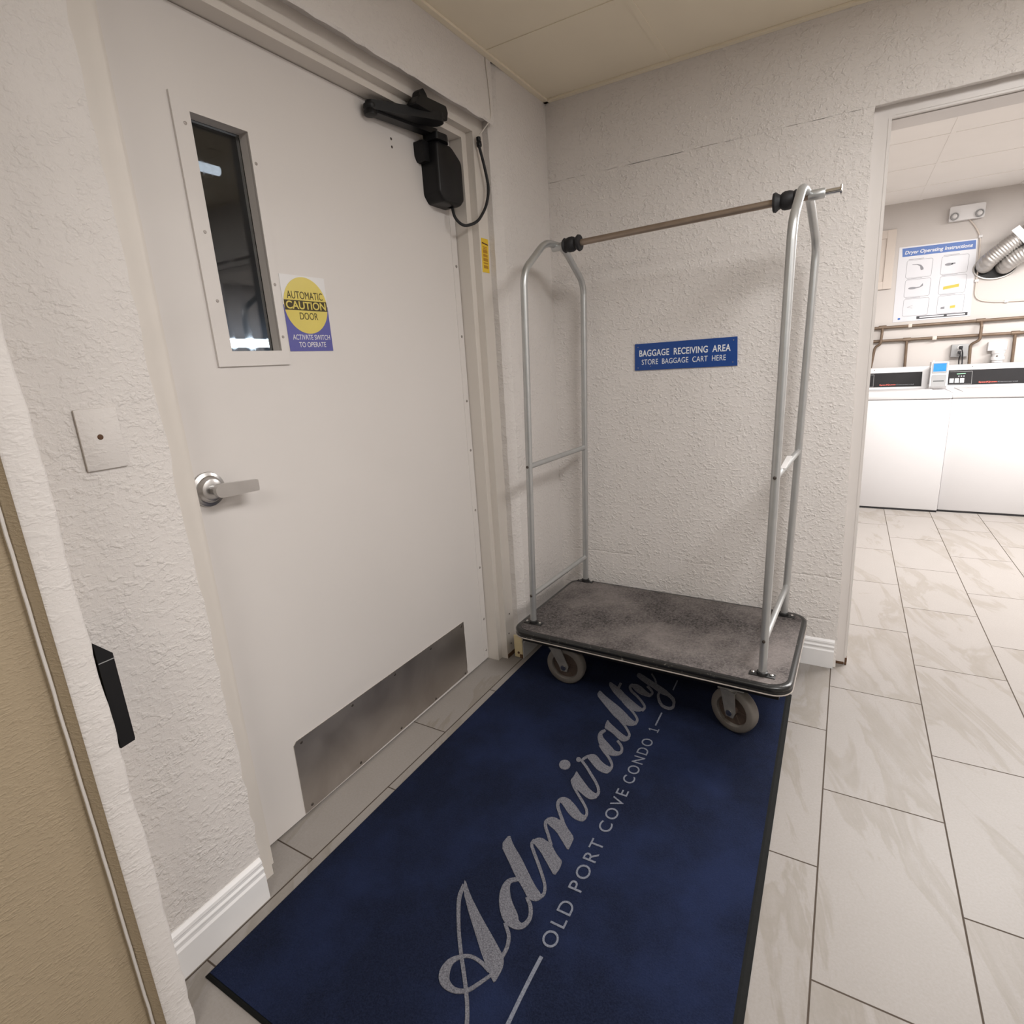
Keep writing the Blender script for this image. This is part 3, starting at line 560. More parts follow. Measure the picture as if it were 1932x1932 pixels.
# ------------------------------------------------------------------ entrance mat
LET = json.loads('{"poly":[[[4226,-15171],[4643,-15520],[5278,-15914],[5712,-16158],[6097,-16389],[6209,-16498],[6264,-16666],[6262,-17003],[6133,-16926],[5724,-16640],[5277,-16263],[4862,-15921],[4407,-15500]],[[4562,-13443],[4536,-13879],[5030,-14261],[5375,-14538],[5689,-14735],[5950,-14931],[6085,-14943],[6191,-14900],[6270,-14767],[6148,-14654],[5999,-14576],[5705,-14357],[5250,-13989],[4825,-13704]],[[5236,-13353],[5321,-13194],[5466,-13150],[5632,-13197],[5724,-13193],[5968,-13407],[6105,-13502],[6257,-13585],[6293,-13802],[6264,-14084],[5995,-13876],[5618,-13584],[5338,-13431]],[[5230,-12541],[5318,-12370],[5449,-12336],[5611,-12366],[5715,-12330],[5928,-12531],[6222,-12740],[6241,-12961],[6256,-13220],[5984,-13005],[5685,-12774],[5358,-12649]],[[5228,-11762],[5250,-11579],[5340,-11497],[5506,-11502],[5695,-11603],[5897,-11741],[6057,-11870],[6171,-11894],[6237,-11849],[6264,-11994],[6216,-12119],[6110,-12150],[5933,-12137],[5707,-12022],[5510,-11862],[5350,-11750]],[[5220,-10304],[5335,-10415],[5625,-10651],[5870,-10844],[6051,-10933],[6165,-10952],[6225,-10923],[6230,-11069],[6161,-11202],[6073,-11246],[5921,-11222],[5693,-11110],[5533,-11036],[5467,-11094],[5311,-10911],[5219,-10770],[5240,-10543]],[[4931,-10133],[4954,-10215],[4951,-10296],[4924,-10366],[4874,-10416],[4810,-10438],[4739,-10431],[4671,-10395],[4615,-10334],[4578,-10257],[4566,-10173],[4580,-10094],[4620,-10031],[4679,-9994],[4749,-9986],[4821,-10010],[4884,-10061]],[[5141,-9754],[5155,-9820],[5141,-9876],[5104,-9905],[5055,-9898],[5009,-9856],[4981,-9793],[4980,-9729],[5007,-9683],[5053,-9672],[5103,-9699]],[[5233,-9546],[5305,-9390],[5436,-9327],[5548,-9363],[5750,-9532],[5943,-9640],[6107,-9675],[6170,-9644],[6207,-9795],[6155,-10000],[6033,-10018],[5816,-9986],[5578,-9818],[5402,-9671]],[[5153,-7372],[5331,-7538],[5605,-7722],[5872,-7901],[6085,-7998],[6223,-7998],[6210,-8134],[6121,-8273],[5994,-8302],[5816,-8192],[5597,-8032],[5422,-7946],[5233,-7882],[5183,-7644]],[[4195,-5698],[4215,-6068],[4583,-6426],[4923,-6737],[5160,-6966],[5397,-7149],[5606,-7266],[5811,-7381],[5995,-7381],[6129,-7300],[6167,-7107],[6049,-7056],[5862,-6929],[5562,-6664],[5214,-6407],[4815,-6158],[4485,-5943]],[[4340,-4952],[4393,-5217],[4728,-5622],[5062,-5922],[5341,-6152],[5522,-6302],[5737,-6431],[5915,-6461],[6097,-6375],[6128,-6210],[5976,-6128],[5733,-5969],[5472,-5772],[5172,-5542],[4967,-5342],[4817,-5239],[4665,-5136]],[[5165,-4862],[5272,-4703],[5429,-4697],[5646,-4814],[5863,-5013],[6053,-5134],[6161,-5207],[6118,-5350],[5945,-5348],[5740,-5320],[5497,-5182],[5294,-4976]],[[5167,-3815],[5165,-4097],[5448,-4332],[5732,-4514],[5996,-4653],[6217,-4807],[6433,-4958],[6653,-4979],[6861,-5126],[7046,-5434],[7101,-5330],[6982,-5029],[6784,-4836],[6503,-4590],[6185,-4393],[5839,-4199],[5469,-3958]]],"ribbon":[[[4275,-15345,4374,-15338],[4297,-15439,4400,-15433],[4315,-15530,4421,-15522],[4343,-15632,4448,-15611],[4396,-15750,4495,-15715],[4480,-15887,4572,-15846],[4584,-16036,4669,-15994],[4693,-16184,4772,-16141],[4794,-16317,4870,-16275],[4886,-16435,4959,-16391],[4976,-16544,5047,-16498],[5062,-16645,5134,-16598],[5146,-16741,5217,-16693],[5226,-16831,5297,-16782],[5303,-16915,5374,-16863],[5378,-16995,5450,-16943],[5453,-17076,5526,-17024],[5530,-17159,5603,-17108],[5608,-17242,5680,-17191],[5683,-17323,5755,-17274],[5752,-17400,5824,-17352],[5814,-17472,5886,-17425],[5872,-17540,5945,-17495],[5926,-17607,5999,-17564],[5975,-17672,6049,-17631],[6020,-17735,6095,-17695],[6059,-17796,6137,-17757],[6097,-17857,6176,-17820],[6136,-17924,6216,-17886],[6177,-17994,6258,-17957],[6218,-18067,6300,-18031],[6258,-18142,6342,-18108],[6297,-18220,6381,-18188],[6332,-18303,6417,-18273],[6366,-18389,6451,-18361],[6399,-18477,6483,-18449],[6432,-18562,6515,-18534]],[[6080,-16861,6144,-16887],[6042,-16933,6110,-16960],[6005,-17006,6075,-17034],[5968,-17076,6041,-17106],[5930,-17142,6006,-17174],[5895,-17206,5973,-17238],[5861,-17266,5940,-17301],[5826,-17319,5902,-17362],[5786,-17360,5855,-17417],[5735,-17394,5797,-17466],[5676,-17422,5731,-17507],[5615,-17441,5661,-17542],[5560,-17449,5588,-17567],[5508,-17445,5511,-17582],[5456,-17431,5429,-17587],[5410,-17412,5347,-17581],[5378,-17393,5268,-17560],[5356,-17374,5198,-17523],[5335,-17350,5140,-17473],[5315,-17321,5096,-17415],[5296,-17288,5066,-17350],[5275,-17246,5050,-17279],[5255,-17193,5048,-17202],[5241,-17137,5058,-17124],[5237,-17087,5079,-17052],[5245,-17042,5114,-16988],[5265,-16995,5159,-16933],[5294,-16948,5209,-16886],[5329,-16906,5258,-16846],[5367,-16870,5306,-16808],[5408,-16841,5357,-16774],[5453,-16818,5412,-16745],[5502,-16802,5474,-16724],[5556,-16793,5542,-16712],[5617,-16790,5614,-16708],[5682,-16793,5686,-16710],[5747,-16801,5759,-16716],[5813,-16813,5834,-16728],[5881,-16831,5908,-16746],[5952,-16853,5980,-16766],[6022,-16873,6051,-16783]],[[6166,-16475,6084,-16476],[6165,-16403,6081,-16403],[6165,-16329,6079,-16329],[6162,-16253,6075,-16259],[6152,-16181,6065,-16195],[6133,-16112,6048,-16136],[6108,-16047,6025,-16079],[6079,-15988,5999,-16026],[6046,-15933,5971,-15979],[6007,-15884,5940,-15940],[5964,-15844,5904,-15906],[5924,-15810,5867,-15873],[5891,-15782,5832,-15843],[5866,-15758,5806,-15817],[5845,-15738,5785,-15798],[5826,-15720,5766,-15780],[5806,-15701,5746,-15762]],[[5432,-14534,5509,-14625],[5383,-14571,5462,-14669],[5328,-14609,5415,-14710],[5273,-14657,5382,-14747],[5230,-14727,5373,-14781],[5212,-14812,5384,-14823],[5210,-14902,5408,-14878],[5222,-14993,5443,-14937],[5244,-15083,5482,-14994],[5278,-15173,5524,-15049],[5323,-15263,5574,-15106],[5375,-15349,5629,-15162],[5433,-15431,5685,-15215],[5500,-15511,5745,-15265],[5572,-15587,5811,-15315],[5646,-15653,5875,-15362],[5719,-15705,5928,-15404],[5792,-15739,5967,-15443],[5868,-15761,5996,-15479],[5946,-15771,6017,-15510],[6022,-15769,6035,-15532],[6091,-15754,6058,-15547],[6153,-15725,6087,-15557],[6205,-15684,6114,-15559],[6244,-15632,6138,-15551],[6269,-15571,6161,-15524],[6285,-15504,6179,-15477],[6293,-15433,6190,-15422],[6289,-15361,6190,-15369],[6272,-15290,6178,-15315],[6244,-15217,6154,-15255],[6209,-15147,6122,-15195],[6167,-15081,6087,-15140],[6117,-15023,6048,-15093],[6061,-14974,6001,-15048],[6004,-14929,5947,-15003],[5950,-14883,5894,-14954]],[[6191,-14862,6095,-14755],[6215,-14830,6131,-14730],[6244,-14795,6168,-14708],[6274,-14752,6193,-14691],[6292,-14697,6207,-14672],[6291,-14637,6209,-14640],[6278,-14577,6201,-14594],[6257,-14516,6185,-14543],[6231,-14457,6162,-14493],[6198,-14402,6135,-14447],[6160,-14349,6101,-14401],[6116,-14295,6057,-14352],[6064,-14234,6005,-14293],[6000,-14162,5942,-14224],[5924,-14082,5868,-14145],[5845,-13999,5789,-14064],[5768,-13920,5712,-13986],[5692,-13844,5637,-13912],[5616,-13769,5561,-13838],[5544,-13699,5488,-13767],[5480,-13634,5423,-13702],[5425,-13579,5368,-13646],[5377,-13531,5319,-13595],[5342,-13491,5277,-13544],[5321,-13459,5242,-13489],[5316,-13434,5224,-13428],[5321,-13408,5225,-13374],[5332,-13372,5231,-13333],[5340,-13332,5234,-13294]],[[5798,-13226,5738,-13287],[5738,-13153,5678,-13215],[5676,-13078,5616,-13140],[5616,-13004,5556,-13067],[5560,-12938,5501,-13003],[5511,-12882,5454,-12951],[5467,-12834,5409,-12905],[5430,-12793,5368,-12861],[5399,-12753,5330,-12814],[5372,-12712,5296,-12765],[5349,-12673,5268,-12716],[5333,-12639,5244,-12665],[5326,-12613,5229,-12609],[5327,-12593,5229,-12553],[5336,-12567,5241,-12506],[5351,-12534,5255,-12469],[5365,-12498,5266,-12434]],[[5752,-12350,5687,-12430],[5682,-12271,5618,-12350],[5609,-12189,5546,-12267],[5540,-12111,5477,-12187],[5481,-12041,5418,-12116],[5435,-11984,5370,-12059],[5398,-11937,5328,-12010],[5372,-11898,5292,-11961],[5353,-11862,5261,-11908],[5338,-11824,5237,-11849],[5328,-11786,5221,-11790],[5323,-11751,5214,-11732],[5324,-11724,5215,-11676],[5329,-11706,5229,-11625],[5343,-11685,5252,-11586],[5364,-11658,5275,-11558],[5385,-11629,5295,-11530]],[[6216,-12080,6124,-12025],[6228,-12032,6141,-11977],[6242,-11982,6159,-11931],[6255,-11925,6172,-11891],[6256,-11864,6176,-11856],[6245,-11803,6170,-11821],[6224,-11747,6156,-11783],[6197,-11693,6135,-11741],[6164,-11640,6108,-11697],[6124,-11588,6074,-11653],[6078,-11536,6033,-11607],[6029,-11485,5986,-11560],[5977,-11435,5936,-11511],[5923,-11383,5884,-11463],[5865,-11332,5827,-11414],[5805,-11281,5768,-11363],[5746,-11229,5707,-11309],[5686,-11174,5646,-11253],[5624,-11116,5584,-11194],[5561,-11058,5522,-11134],[5498,-10999,5459,-11075]],[[6217,-11150,6104,-11082],[6227,-11098,6120,-11031],[6238,-11043,6138,-10981],[6248,-10981,6151,-10939],[6248,-10915,6155,-10903],[6236,-10852,6151,-10870],[6215,-10795,6139,-10835],[6189,-10741,6120,-10795],[6157,-10687,6095,-10749],[6118,-10630,6061,-10700],[6072,-10570,6020,-10647],[6022,-10511,5973,-10592],[5968,-10451,5922,-10536],[5911,-10392,5868,-10481],[5849,-10333,5808,-10425],[5786,-10274,5746,-10367],[5724,-10216,5683,-10308],[5663,-10157,5621,-10248],[5601,-10097,5560,-10188],[5537,-10036,5498,-10128],[5471,-9975,5434,-10069],[5401,-9914,5367,-10011],[5329,-9855,5297,-9953],[5257,-9795,5225,-9894],[5184,-9735,5152,-9835]],[[5206,-9874,5123,-9816],[5218,-9822,5135,-9765],[5229,-9771,5146,-9713],[5241,-9723,5159,-9660],[5255,-9680,5175,-9607],[5273,-9642,5196,-9559],[5296,-9605,5218,-9515],[5320,-9568,5241,-9474],[5344,-9529,5263,-9433]],[[6199,-9890,6076,-9823],[6203,-9829,6090,-9765],[6208,-9764,6106,-9709],[6211,-9693,6117,-9662],[6203,-9617,6119,-9624],[6179,-9546,6108,-9588],[6148,-9484,6087,-9548],[6112,-9429,6057,-9504],[6073,-9375,6021,-9458],[6029,-9321,5982,-9410],[5979,-9266,5937,-9361],[5927,-9214,5887,-9311],[5875,-9163,5838,-9264],[5824,-9117,5791,-9222],[5774,-9073,5742,-9182],[5724,-9031,5690,-9141],[5673,-8985,5635,-9092],[5620,-8933,5578,-9037],[5564,-8875,5520,-8979],[5506,-8814,5462,-8918],[5447,-8754,5404,-8859]],[[5263,-7931,5346,-8022],[5234,-7983,5327,-8089],[5200,-8038,5305,-8152],[5169,-8105,5293,-8205],[5152,-8194,5296,-8242],[5160,-8296,5311,-8276],[5184,-8396,5335,-8319],[5219,-8493,5368,-8365],[5264,-8587,5404,-8407],[5318,-8678,5445,-8445],[5380,-8764,5497,-8485],[5443,-8841,5555,-8528],[5505,-8909,5614,-8573],[5571,-8972,5672,-8620],[5642,-9031,5731,-8666],[5715,-9082,5786,-8709],[5785,-9120,5833,-8745],[5852,-9140,5873,-8778],[5914,-9147,5910,-8810],[5974,-9141,5944,-8837],[6030,-9125,5979,-8857],[6083,-9100,6018,-8866],[6133,-9065,6060,-8866],[6175,-9024,6099,-8859],[6209,-8978,6125,-8848],[6232,-8924,6137,-8835],[6241,-8865,6143,-8816],[6240,-8805,6144,-8789],[6231,-8747,6141,-8756],[6215,-8688,6133,-8720],[6191,-8628,6119,-8678],[6160,-8567,6098,-8634],[6120,-8506,6070,-8589],[6070,-8447,6031,-8542],[6013,-8390,5979,-8491],[5955,-8335,5921,-8438],[5898,-8281,5864,-8383]],[[6195,-8187,6081,-8117],[6199,-8122,6093,-8053],[6207,-8052,6108,-7991],[6210,-7975,6117,-7939],[6201,-7893,6117,-7900],[6175,-7817,6107,-7867],[6141,-7755,6087,-7829],[6103,-7700,6056,-7784],[6060,-7643,6016,-7731],[6008,-7576,5966,-7668],[5946,-7504,5908,-7600],[5882,-7432,5846,-7532],[5820,-7368,5788,-7471],[5765,-7314,5737,-7423],[5713,-7270,5689,-7382],[5662,-7227,5637,-7339],[5609,-7180,5581,-7290],[5549,-7124,5520,-7233],[5486,-7064,5456,-7173],[5420,-7000,5391,-7110],[5355,-6937,5325,-7047]],[[6181,-7253,6062,-7179],[6185,-7185,6073,-7111],[6191,-7112,6087,-7047],[6192,-7026,6095,-6995],[6176,-6931,6093,-6958],[6139,-6844,6077,-6916],[6091,-6772,6044,-6862],[6041,-6708,6000,-6803],[5990,-6646,5952,-6744],[5937,-6584,5903,-6686],[5879,-6523,5849,-6629],[5820,-6464,5792,-6574],[5760,-6407,5735,-6520],[5700,-6354,5679,-6471],[5639,-6305,5620,-6424],[5579,-6258,5560,-6377],[5522,-6209,5500,-6327],[5466,-6159,5442,-6275],[5411,-6107,5385,-6222],[5356,-6054,5330,-6169],[5299,-6000,5274,-6116]],[[4729,-4865,4836,-4902],[4738,-4966,4845,-5002],[4748,-5066,4854,-5101],[4758,-5165,4864,-5200],[4768,-5264,4873,-5298]],[[6158,-6377,6040,-6258],[6169,-6319,6060,-6203],[6183,-6256,6082,-6152],[6195,-6178,6095,-6115],[6187,-6082,6098,-6095],[6153,-5993,6088,-6065],[6110,-5922,6060,-6017],[6062,-5858,6020,-5959],[6012,-5796,5974,-5899],[5958,-5730,5924,-5838],[5898,-5662,5867,-5775],[5836,-5596,5807,-5713],[5776,-5536,5750,-5656],[5719,-5483,5697,-5606],[5665,-5435,5645,-5561],[5612,-5391,5593,-5517],[5558,-5344,5539,-5473],[5501,-5295,5484,-5429],[5443,-5247,5425,-5385],[5391,-5200,5365,-5336],[5350,-5154,5309,-5280],[5316,-5103,5259,-5214],[5286,-5050,5214,-5143],[5267,-5004,5175,-5063],[5260,-4982,5147,-4968],[5260,-4970,5146,-4875],[5268,-4938,5164,-4810],[5284,-4890,5186,-4762],[5299,-4839,5203,-4718]],[[6121,-5330,6022,-5208],[6136,-5275,6043,-5156],[6154,-5217,6066,-5108],[6170,-5149,6081,-5070],[6171,-5064,6085,-5052],[6147,-4978,6080,-5036],[6113,-4911,6063,-5004],[6074,-4853,6033,-4963],[6030,-4799,5997,-4918],[5980,-4744,5954,-4873],[5923,-4692,5902,-4825],[5865,-4641,5845,-4776],[5808,-4590,5788,-4725]],[[6961,-5227,7058,-5205],[6982,-5335,7078,-5310],[7005,-5443,7101,-5421],[7020,-5531,7120,-5535],[7022,-5584,7122,-5645],[7014,-5615,7101,-5734],[6996,-5643,7064,-5794],[6968,-5666,7018,-5832],[6932,-5681,6967,-5853],[6886,-5685,6907,-5859],[6829,-5677,6838,-5850],[6769,-5657,6766,-5826],[6717,-5628,6698,-5788],[6673,-5587,6634,-5732],[6628,-5532,6576,-5661],[6584,-5465,6523,-5583],[6543,-5396,6475,-5501],[6504,-5323,6430,-5411],[6467,-5240,6388,-5313],[6435,-5159,6353,-5217],[6413,-5093,6326,-5128],[6403,-5052,6311,-5049],[6400,-5021,6308,-4982],[6401,-4979,6311,-4936],[6399,-4929,6312,-4892]],[[6152,-4435,6104,-4490],[6102,-4325,6054,-4379],[6051,-4211,6004,-4266],[5998,-4098,5955,-4158],[5942,-3991,5904,-4060],[5882,-3897,5851,-3974],[5821,-3813,5794,-3895],[5761,-3736,5735,-3817],[5701,-3656,5675,-3736]]],"line":[[[6828,-6971,6778,-6955],[6827,-6771,6776,-6754],[6826,-6567,6775,-6549],[6825,-6360,6773,-6342],[6824,-6149,6771,-6130]],[[6805,-4513,6758,-4495],[6801,-4329,6754,-4311],[6798,-4143,6750,-4124],[6794,-3954,6745,-3935],[6790,-3762,6741,-3742]],[[6854,-16028,6938,-16028],[6852,-16130,6936,-16130],[6851,-16228,6934,-16227],[6849,-16330,6932,-16329],[6848,-16446,6931,-16443],[6849,-16580,6930,-16577],[6850,-16727,6930,-16723],[6851,-16875,6931,-16870],[6853,-17015,6932,-17010],[6856,-17145,6935,-17138],[6859,-17268,6938,-17261],[6862,-17392,6942,-17385],[6864,-17522,6946,-17515],[6866,-17661,6948,-17653],[6868,-17805,6951,-17797],[6870,-17949,6953,-17941],[6872,-18089,6955,-18079]]]}')
t = thing('entrance_mat', 'navy blue lettered entrance mat on tiled floor in front of the door', 'mat', (.57,-1.13,0))
def band(o, i, z0, z1): pass
OUT = [(.041,-1.985),(1.104,-1.985),(1.0855,-.285),(.036,-.285)]
INN = [(.048,-1.977),(1.085,-1.977),(1.0665,-.300),(.043,-.300)]
b = MB()
b.prism(OUT, lambda p,i: V((p[0],p[1],i)), 0, .0032)
mid = [((o[0]*.35+i[0]*.65),(o[1]*.35+i[1]*.65)) for o, i in zip(OUT, INN)]
b.prism([0,1,2,3], lambda k,i: V(((OUT[k] if i==0 else mid[k])[0], (OUT[k] if i==0 else mid[k])[1], .0031 if i==0 else .0072)), [0,1])
b.build('rubber_border', M['rubber_edge'], t, smooth=0)
MB().prism(INN, lambda p,i: V((p[0],p[1],i)), .004, .0095).build('carpet_pile', M['pile'], t, smooth=0)
FX = lambda x,y,z: V((x,y,z))
b = MB()
def chaikin(P):
    out = []
    n = len(P)
    for i in range(n):
        p, q = P[i], P[(i+1) % n]
        out += [(p[0]*.8+q[0]*.2, p[1]*.8+q[1]*.2), (p[0]*.2+q[0]*.8, p[1]*.2+q[1]*.8)]
    return out
zl = .0108
for P in LET['poly']:
    zl += .00002; b.plate(chaikin([(x/1e4, y/1e4) for x, y in P]), .0090, zl, FX)
for R in LET['ribbon']:
    zl += .00002; b.ribbon([[q/1e4 for q in r] for r in R if min(r[1], r[3]) > -19590], .0090, zl, FX)
b.build('script_lettering', M['letter_pile'], t, smooth=0)
for word, y0, y1, xc in (('OLD',-1.578,-1.455,.6895),('PORT',-1.421,-1.252,.687),('COVE',-1.219,-1.044,.6845),('CONDO',-1.011,-.779,.6825)):
    MB().text(word, (xc+.0178,(y0+y1)/2,.0100), (-.008,.826,0), (-1,-.0097,0), width=y1-y0, cap=.0365, depth=.0009, space=1.28).build('word', M['letter_thin'], t, smooth=0)
b = MB()
b.plate([(.6640,-.7245),(.6640,-.7205),(.6990,-.7212),(.6990,-.7252)], .0090, .0109, FX)
b.plate([(.6960,-.7330),(.6960,-.7130),(.6995,-.7131),(.6995,-.7331)], .0090, .01088, FX)
b.plate([(.6640,-.7245),(.6640,-.7205),(.6720,-.7290),(.6700,-.7310)], .0090, .01086, FX)
b.build('word', M['letter_thin'], t, smooth=0)
for R in LET['line']: MB().ribbon([[q/1e4 for q in r] for r in R if min(r[1], r[3]) > -19590], .0090, .0108, FX).build('line_mark', M['letter_thin'], t, smooth=0)
# ------------------------------------------------------------------ luggage cart
CT = thing('luggage_cart', 'silver hoop luggage cart with grey carpeted deck parked on the blue mat', 'luggage cart', (.59,-.353,0))
R0 = Matrix.Rotation(math.radians(-1.2), 3, 'Z')
def DK(x, y, z): q = R0 @ V((x, y, 0)); return V((.59+q.x, -.353+q.y, z))
HX, HY = .5165, .306
b = MB(); o1 = rrect(-HX, HX, -HY, HY, .062, 8); 
def scal(p, ins): return (p[0]*(HX-ins)/HX, p[1]*(HY-ins)/HY)
prof = [(.012,.2095),(.003,.2105),(0,.214),(.0,.220),(.0025,.2235),(.0025,.226),(0,.229),(0,.2365),(.003,.241),(.010,.2425),(.020,.2415)]
b.prism(o1, lambda p,i: DK(*scal(p, prof[i][0]), prof[i][1]), list(range(len(prof))))
b.build('bumper', M['bumper'], CT, smooth=50)['label'] = 'scuffed black bumper edge'
MB().tube([DK(*scal(p,.0005),.2145) for p in o1], .0028, 6, closed=True).build('worn_bumper_lip', M['bumper_worn'], CT)
MB().prism(o1, lambda p,i: DK(*scal(p,.017),i), .236, .2432).build('deck_carpet', M['deck'], CT, smooth=0)
b = MB()
for x0, x1, y0, y1 in ((-.48,.48,-.27,-.235),(-.48,.48,.235,.27),(-.48,-.445,-.235,.235),(.445,.48,-.235,.235)):
    pts = [(x0,y0),(x1,y0),(x1,y1),(x0,y1)]; b.prism(pts, lambda p,i: DK(p[0],p[1],i), .181, .2105)
b.prism([(-.445,-.235),(.445,-.235),(.445,.235),(-.445,.235)], lambda p,i: DK(p[0],p[1],i), .200, .2105)
b.build('underframe', M['black'], CT, smooth=0)
TR = .0128
def hoop(pts, label):
    h = MB().tube(fillet(pts, .05, 8), TR, 18).build('end_frame', M['alu'], CT, smooth=60); return h
L0 = dict(F=V((.131,-.564,.242)), FK=V((.160,-.552,1.598)), T1=V((.167,-.385,1.714)), T2=V((.171,-.235,1.714)), RK=V((.176,-.056,1.595)), R=V((.151,-.063,.242)))
Rr = dict(F=V((1.008,-.604,.242)), FK=V((1.016,-.603,1.612)), T1=V((1.020,-.425,1.731)), T2=V((1.030,-.275,1.731)), RK=V((1.049,-.108,1.612)), R=V((1.028,-.107,.242)))
for H, side in ((L0, -1), (Rr, 1)):
    h = hoop([H['F'],H['FK'],H['T1'],H['T2'],H['RK'],H['R']], '')
    for z in ((.902,.370) if side < 0 else (.905,.370)):
        f = (z-.242)/1.36; p = H['F'].lerp(H['FK'], f); q = H['R'].lerp(H['RK'], f)
        p = p.lerp(q, .012); q = q.lerp(p, .012)
        r = MB().cyl(p, q, .0105, 16).build('rung', M['alu'], h, smooth=60)
        e = (p-q).normalized()
        MB().lathe([(.0055,0),(.005,.003),(0,.0045)], p+e*.0195, e, 12).build('rung_bolt', M['dark_screw'], h)
        if side > 0 and z > .8:
            xm = p.lerp(q,.42)
            lb = MB().box(xm.x-.0085, xm.x+.0085, xm.y-.115, xm.y+.115, xm.z+.0085, xm.z+.0112, .001).build('paper_label', M['sticker_white'], h, smooth=0)
            lb['label'] = 'white label strip on the rung'
    for P in (H['F'], H['R']):
        b = MB(); s_ = side
        b.box(P.x-.040, P.x+.040, P.y-.014, P.y+.014, .2430, .2468, .0015)
        b.lathe([(.0175,0),(.0175,.010),(.0145,.012)], (P.x,P.y,.2465), (0,0,1), 20)
        b.build('foot_bracket', M['dark_metal'], h, smooth=40)
        for dx in (-.029,.029):
            MB().lathe([(.0055,0),(.0055,.004),(.003,.006),(0,.0065)], (P.x+dx,P.y,.2466), (0,0,1), 10).build('bracket_bolt', M['chrome'], h, smooth=40)
rz_ = lambda x: 1.7015+.0178*x
rp = lambda x: V((x, -.308-.030*(x-.17)/.86, rz_(x)))
rail = MB().cyl(rp(.19), rp(1.03), .0112, 20).build('hanging_rail', M['alu_bronze'], CT, smooth=60)
rail['label'] = 'worn bronze coloured hanging rail'
MB().cyl(rp(.160), rp(.212), .0145, 18).build('rail_socket', M['alu'], rail, smooth=60)
ax = (rp(1)-rp(0)).normalized()
for x, s_ in ((.205,1),(1.005,-1)):
    MB().lathe([(.0125,0),(.022,.002),(.0265,.008),(.0225,.014),(.0245,.018),(.0268,.026),(.0268,.038),(.024,.046),(.0195,.050),(.0225,.056),(.0290,.064),(.027,.071),(.0125,.073)], rp(x), ax*s_, 28).build('rubber_sleeve', M['black_soft'], rail, smooth=50)['label'] = 'black rubber sleeve'
MB().lathe([(.013,0),(.0145,.002),(.0145,.042),(.012,.046)], rp(1.030), ax, 20).build('rail_socket', M['alu'], rail, smooth=50)
MB().lathe([(.0085,0),(.0085,.040),(.0145,.0405),(.0150,.0445),(.0095,.046),(0,.046)], rp(1.074), ax, 20).build('end_pin', M['chrome'], rail, smooth=50)['label'] = 'shiny end pin'
def caster(mx, my, axis, off, zc):
    a = V((axis[0],axis[1],0)).normalized(); f = V((-a.y,a.x,0)); r = .081
    c = V((mx,my,zc)) + f*off
    b = MB(); b.box(mx-.042,mx+.042,my-.036,my+.036,.1765,.1815,.001)
    b.lathe([(.030,.176),(.032,.172),(.030,.166),(.020,.164)], (mx,my,0), (0,0,1), 24)
    for s_ in (-1, 1):
        o = a*(.029*s_)
        top = [V((mx,my,.168))-f*.026, V((mx,my,.168))+f*.026]
        low = [c+f*.020+V((0,0,.004)), c+f*.013+V((0,0,-.018)), c-f*.013+V((0,0,-.018)), c-f*.020+V((0,0,.004))]
        poly = [top[0], top[1]]+low
        b.prism([tuple(q) for q in poly], lambda p,i,o=o,a=a: V(p)+o+a*i, -.0022, .0022)
    cr = [V((mx,my,0))-f*.027-a*.031, V((mx,my,0))+f*.027-a*.031, V((mx,my,0))+f*.027+a*.031, V((mx,my,0))-f*.027+a*.031]
    b.prism([(q.x,q.y) for q in cr], lambda p,i: V((p[0],p[1],i)), .1635, .1685)
    k = b.build('caster', M['grey_fork'], CT, smooth=40)
    MB().lathe([(.056,-.0205),(.074,-.0205),(.0795,-.016),(r,-.008),(r,.008),(.0795,.016),(.074,.0205),(.056,.0205),(.0545,.0145),(.0545,-.0145)], c, a, 48).build('wheel', M['wheel_tread'], k, smooth=50)['label'] = 'grey rubber wheel'
    b = MB().lathe([(.0545,-.006),(.0545,.006),(.018,.006),(.016,.022),(.010,.024),(.010,-.024),(.016,-.022),(.018,-.006)], c, a, 36)
    for q in range(6):
        d_ = f*math.cos(q*math.pi/3)+V((0,0,1))*math.sin(q*math.pi/3)
        b.prism([tuple(c+d_*.016+a*.010), tuple(c+d_*.052+a*.010), tuple(c+d_*.052-a*.010), tuple(c+d_*.016-a*.010)], lambda p,i,d_=d_,a=a: V(p)+d_.cross(a)*i, -.003, .003)
    b.build('wheel_hub', M['wheel_hub'], k, smooth=40)
    MB().lathe([(.011,-.037),(.011,-.0345),(.006,-.034),(.006,.034),(.011,.0345),(.011,.037),(.004,.0375)], c, a, 16).build('axle_bolt', M['steel'], k, smooth=40)
M['grey_fork'] = plain('worn_zinc_fork', (0.30, 0.29, 0.275), 0.5, 0.55, 0.25, 40)
ZM = .0095+.081
caster(.240,-.566,(.02,-1),.036,ZM)
caster(.916,-.596,(-.37,-.93),.012,ZM)
caster(.250,-.150,(.15,-1),.034,.081)
caster(.930,-.165,(-.2,-1),.034,.081)
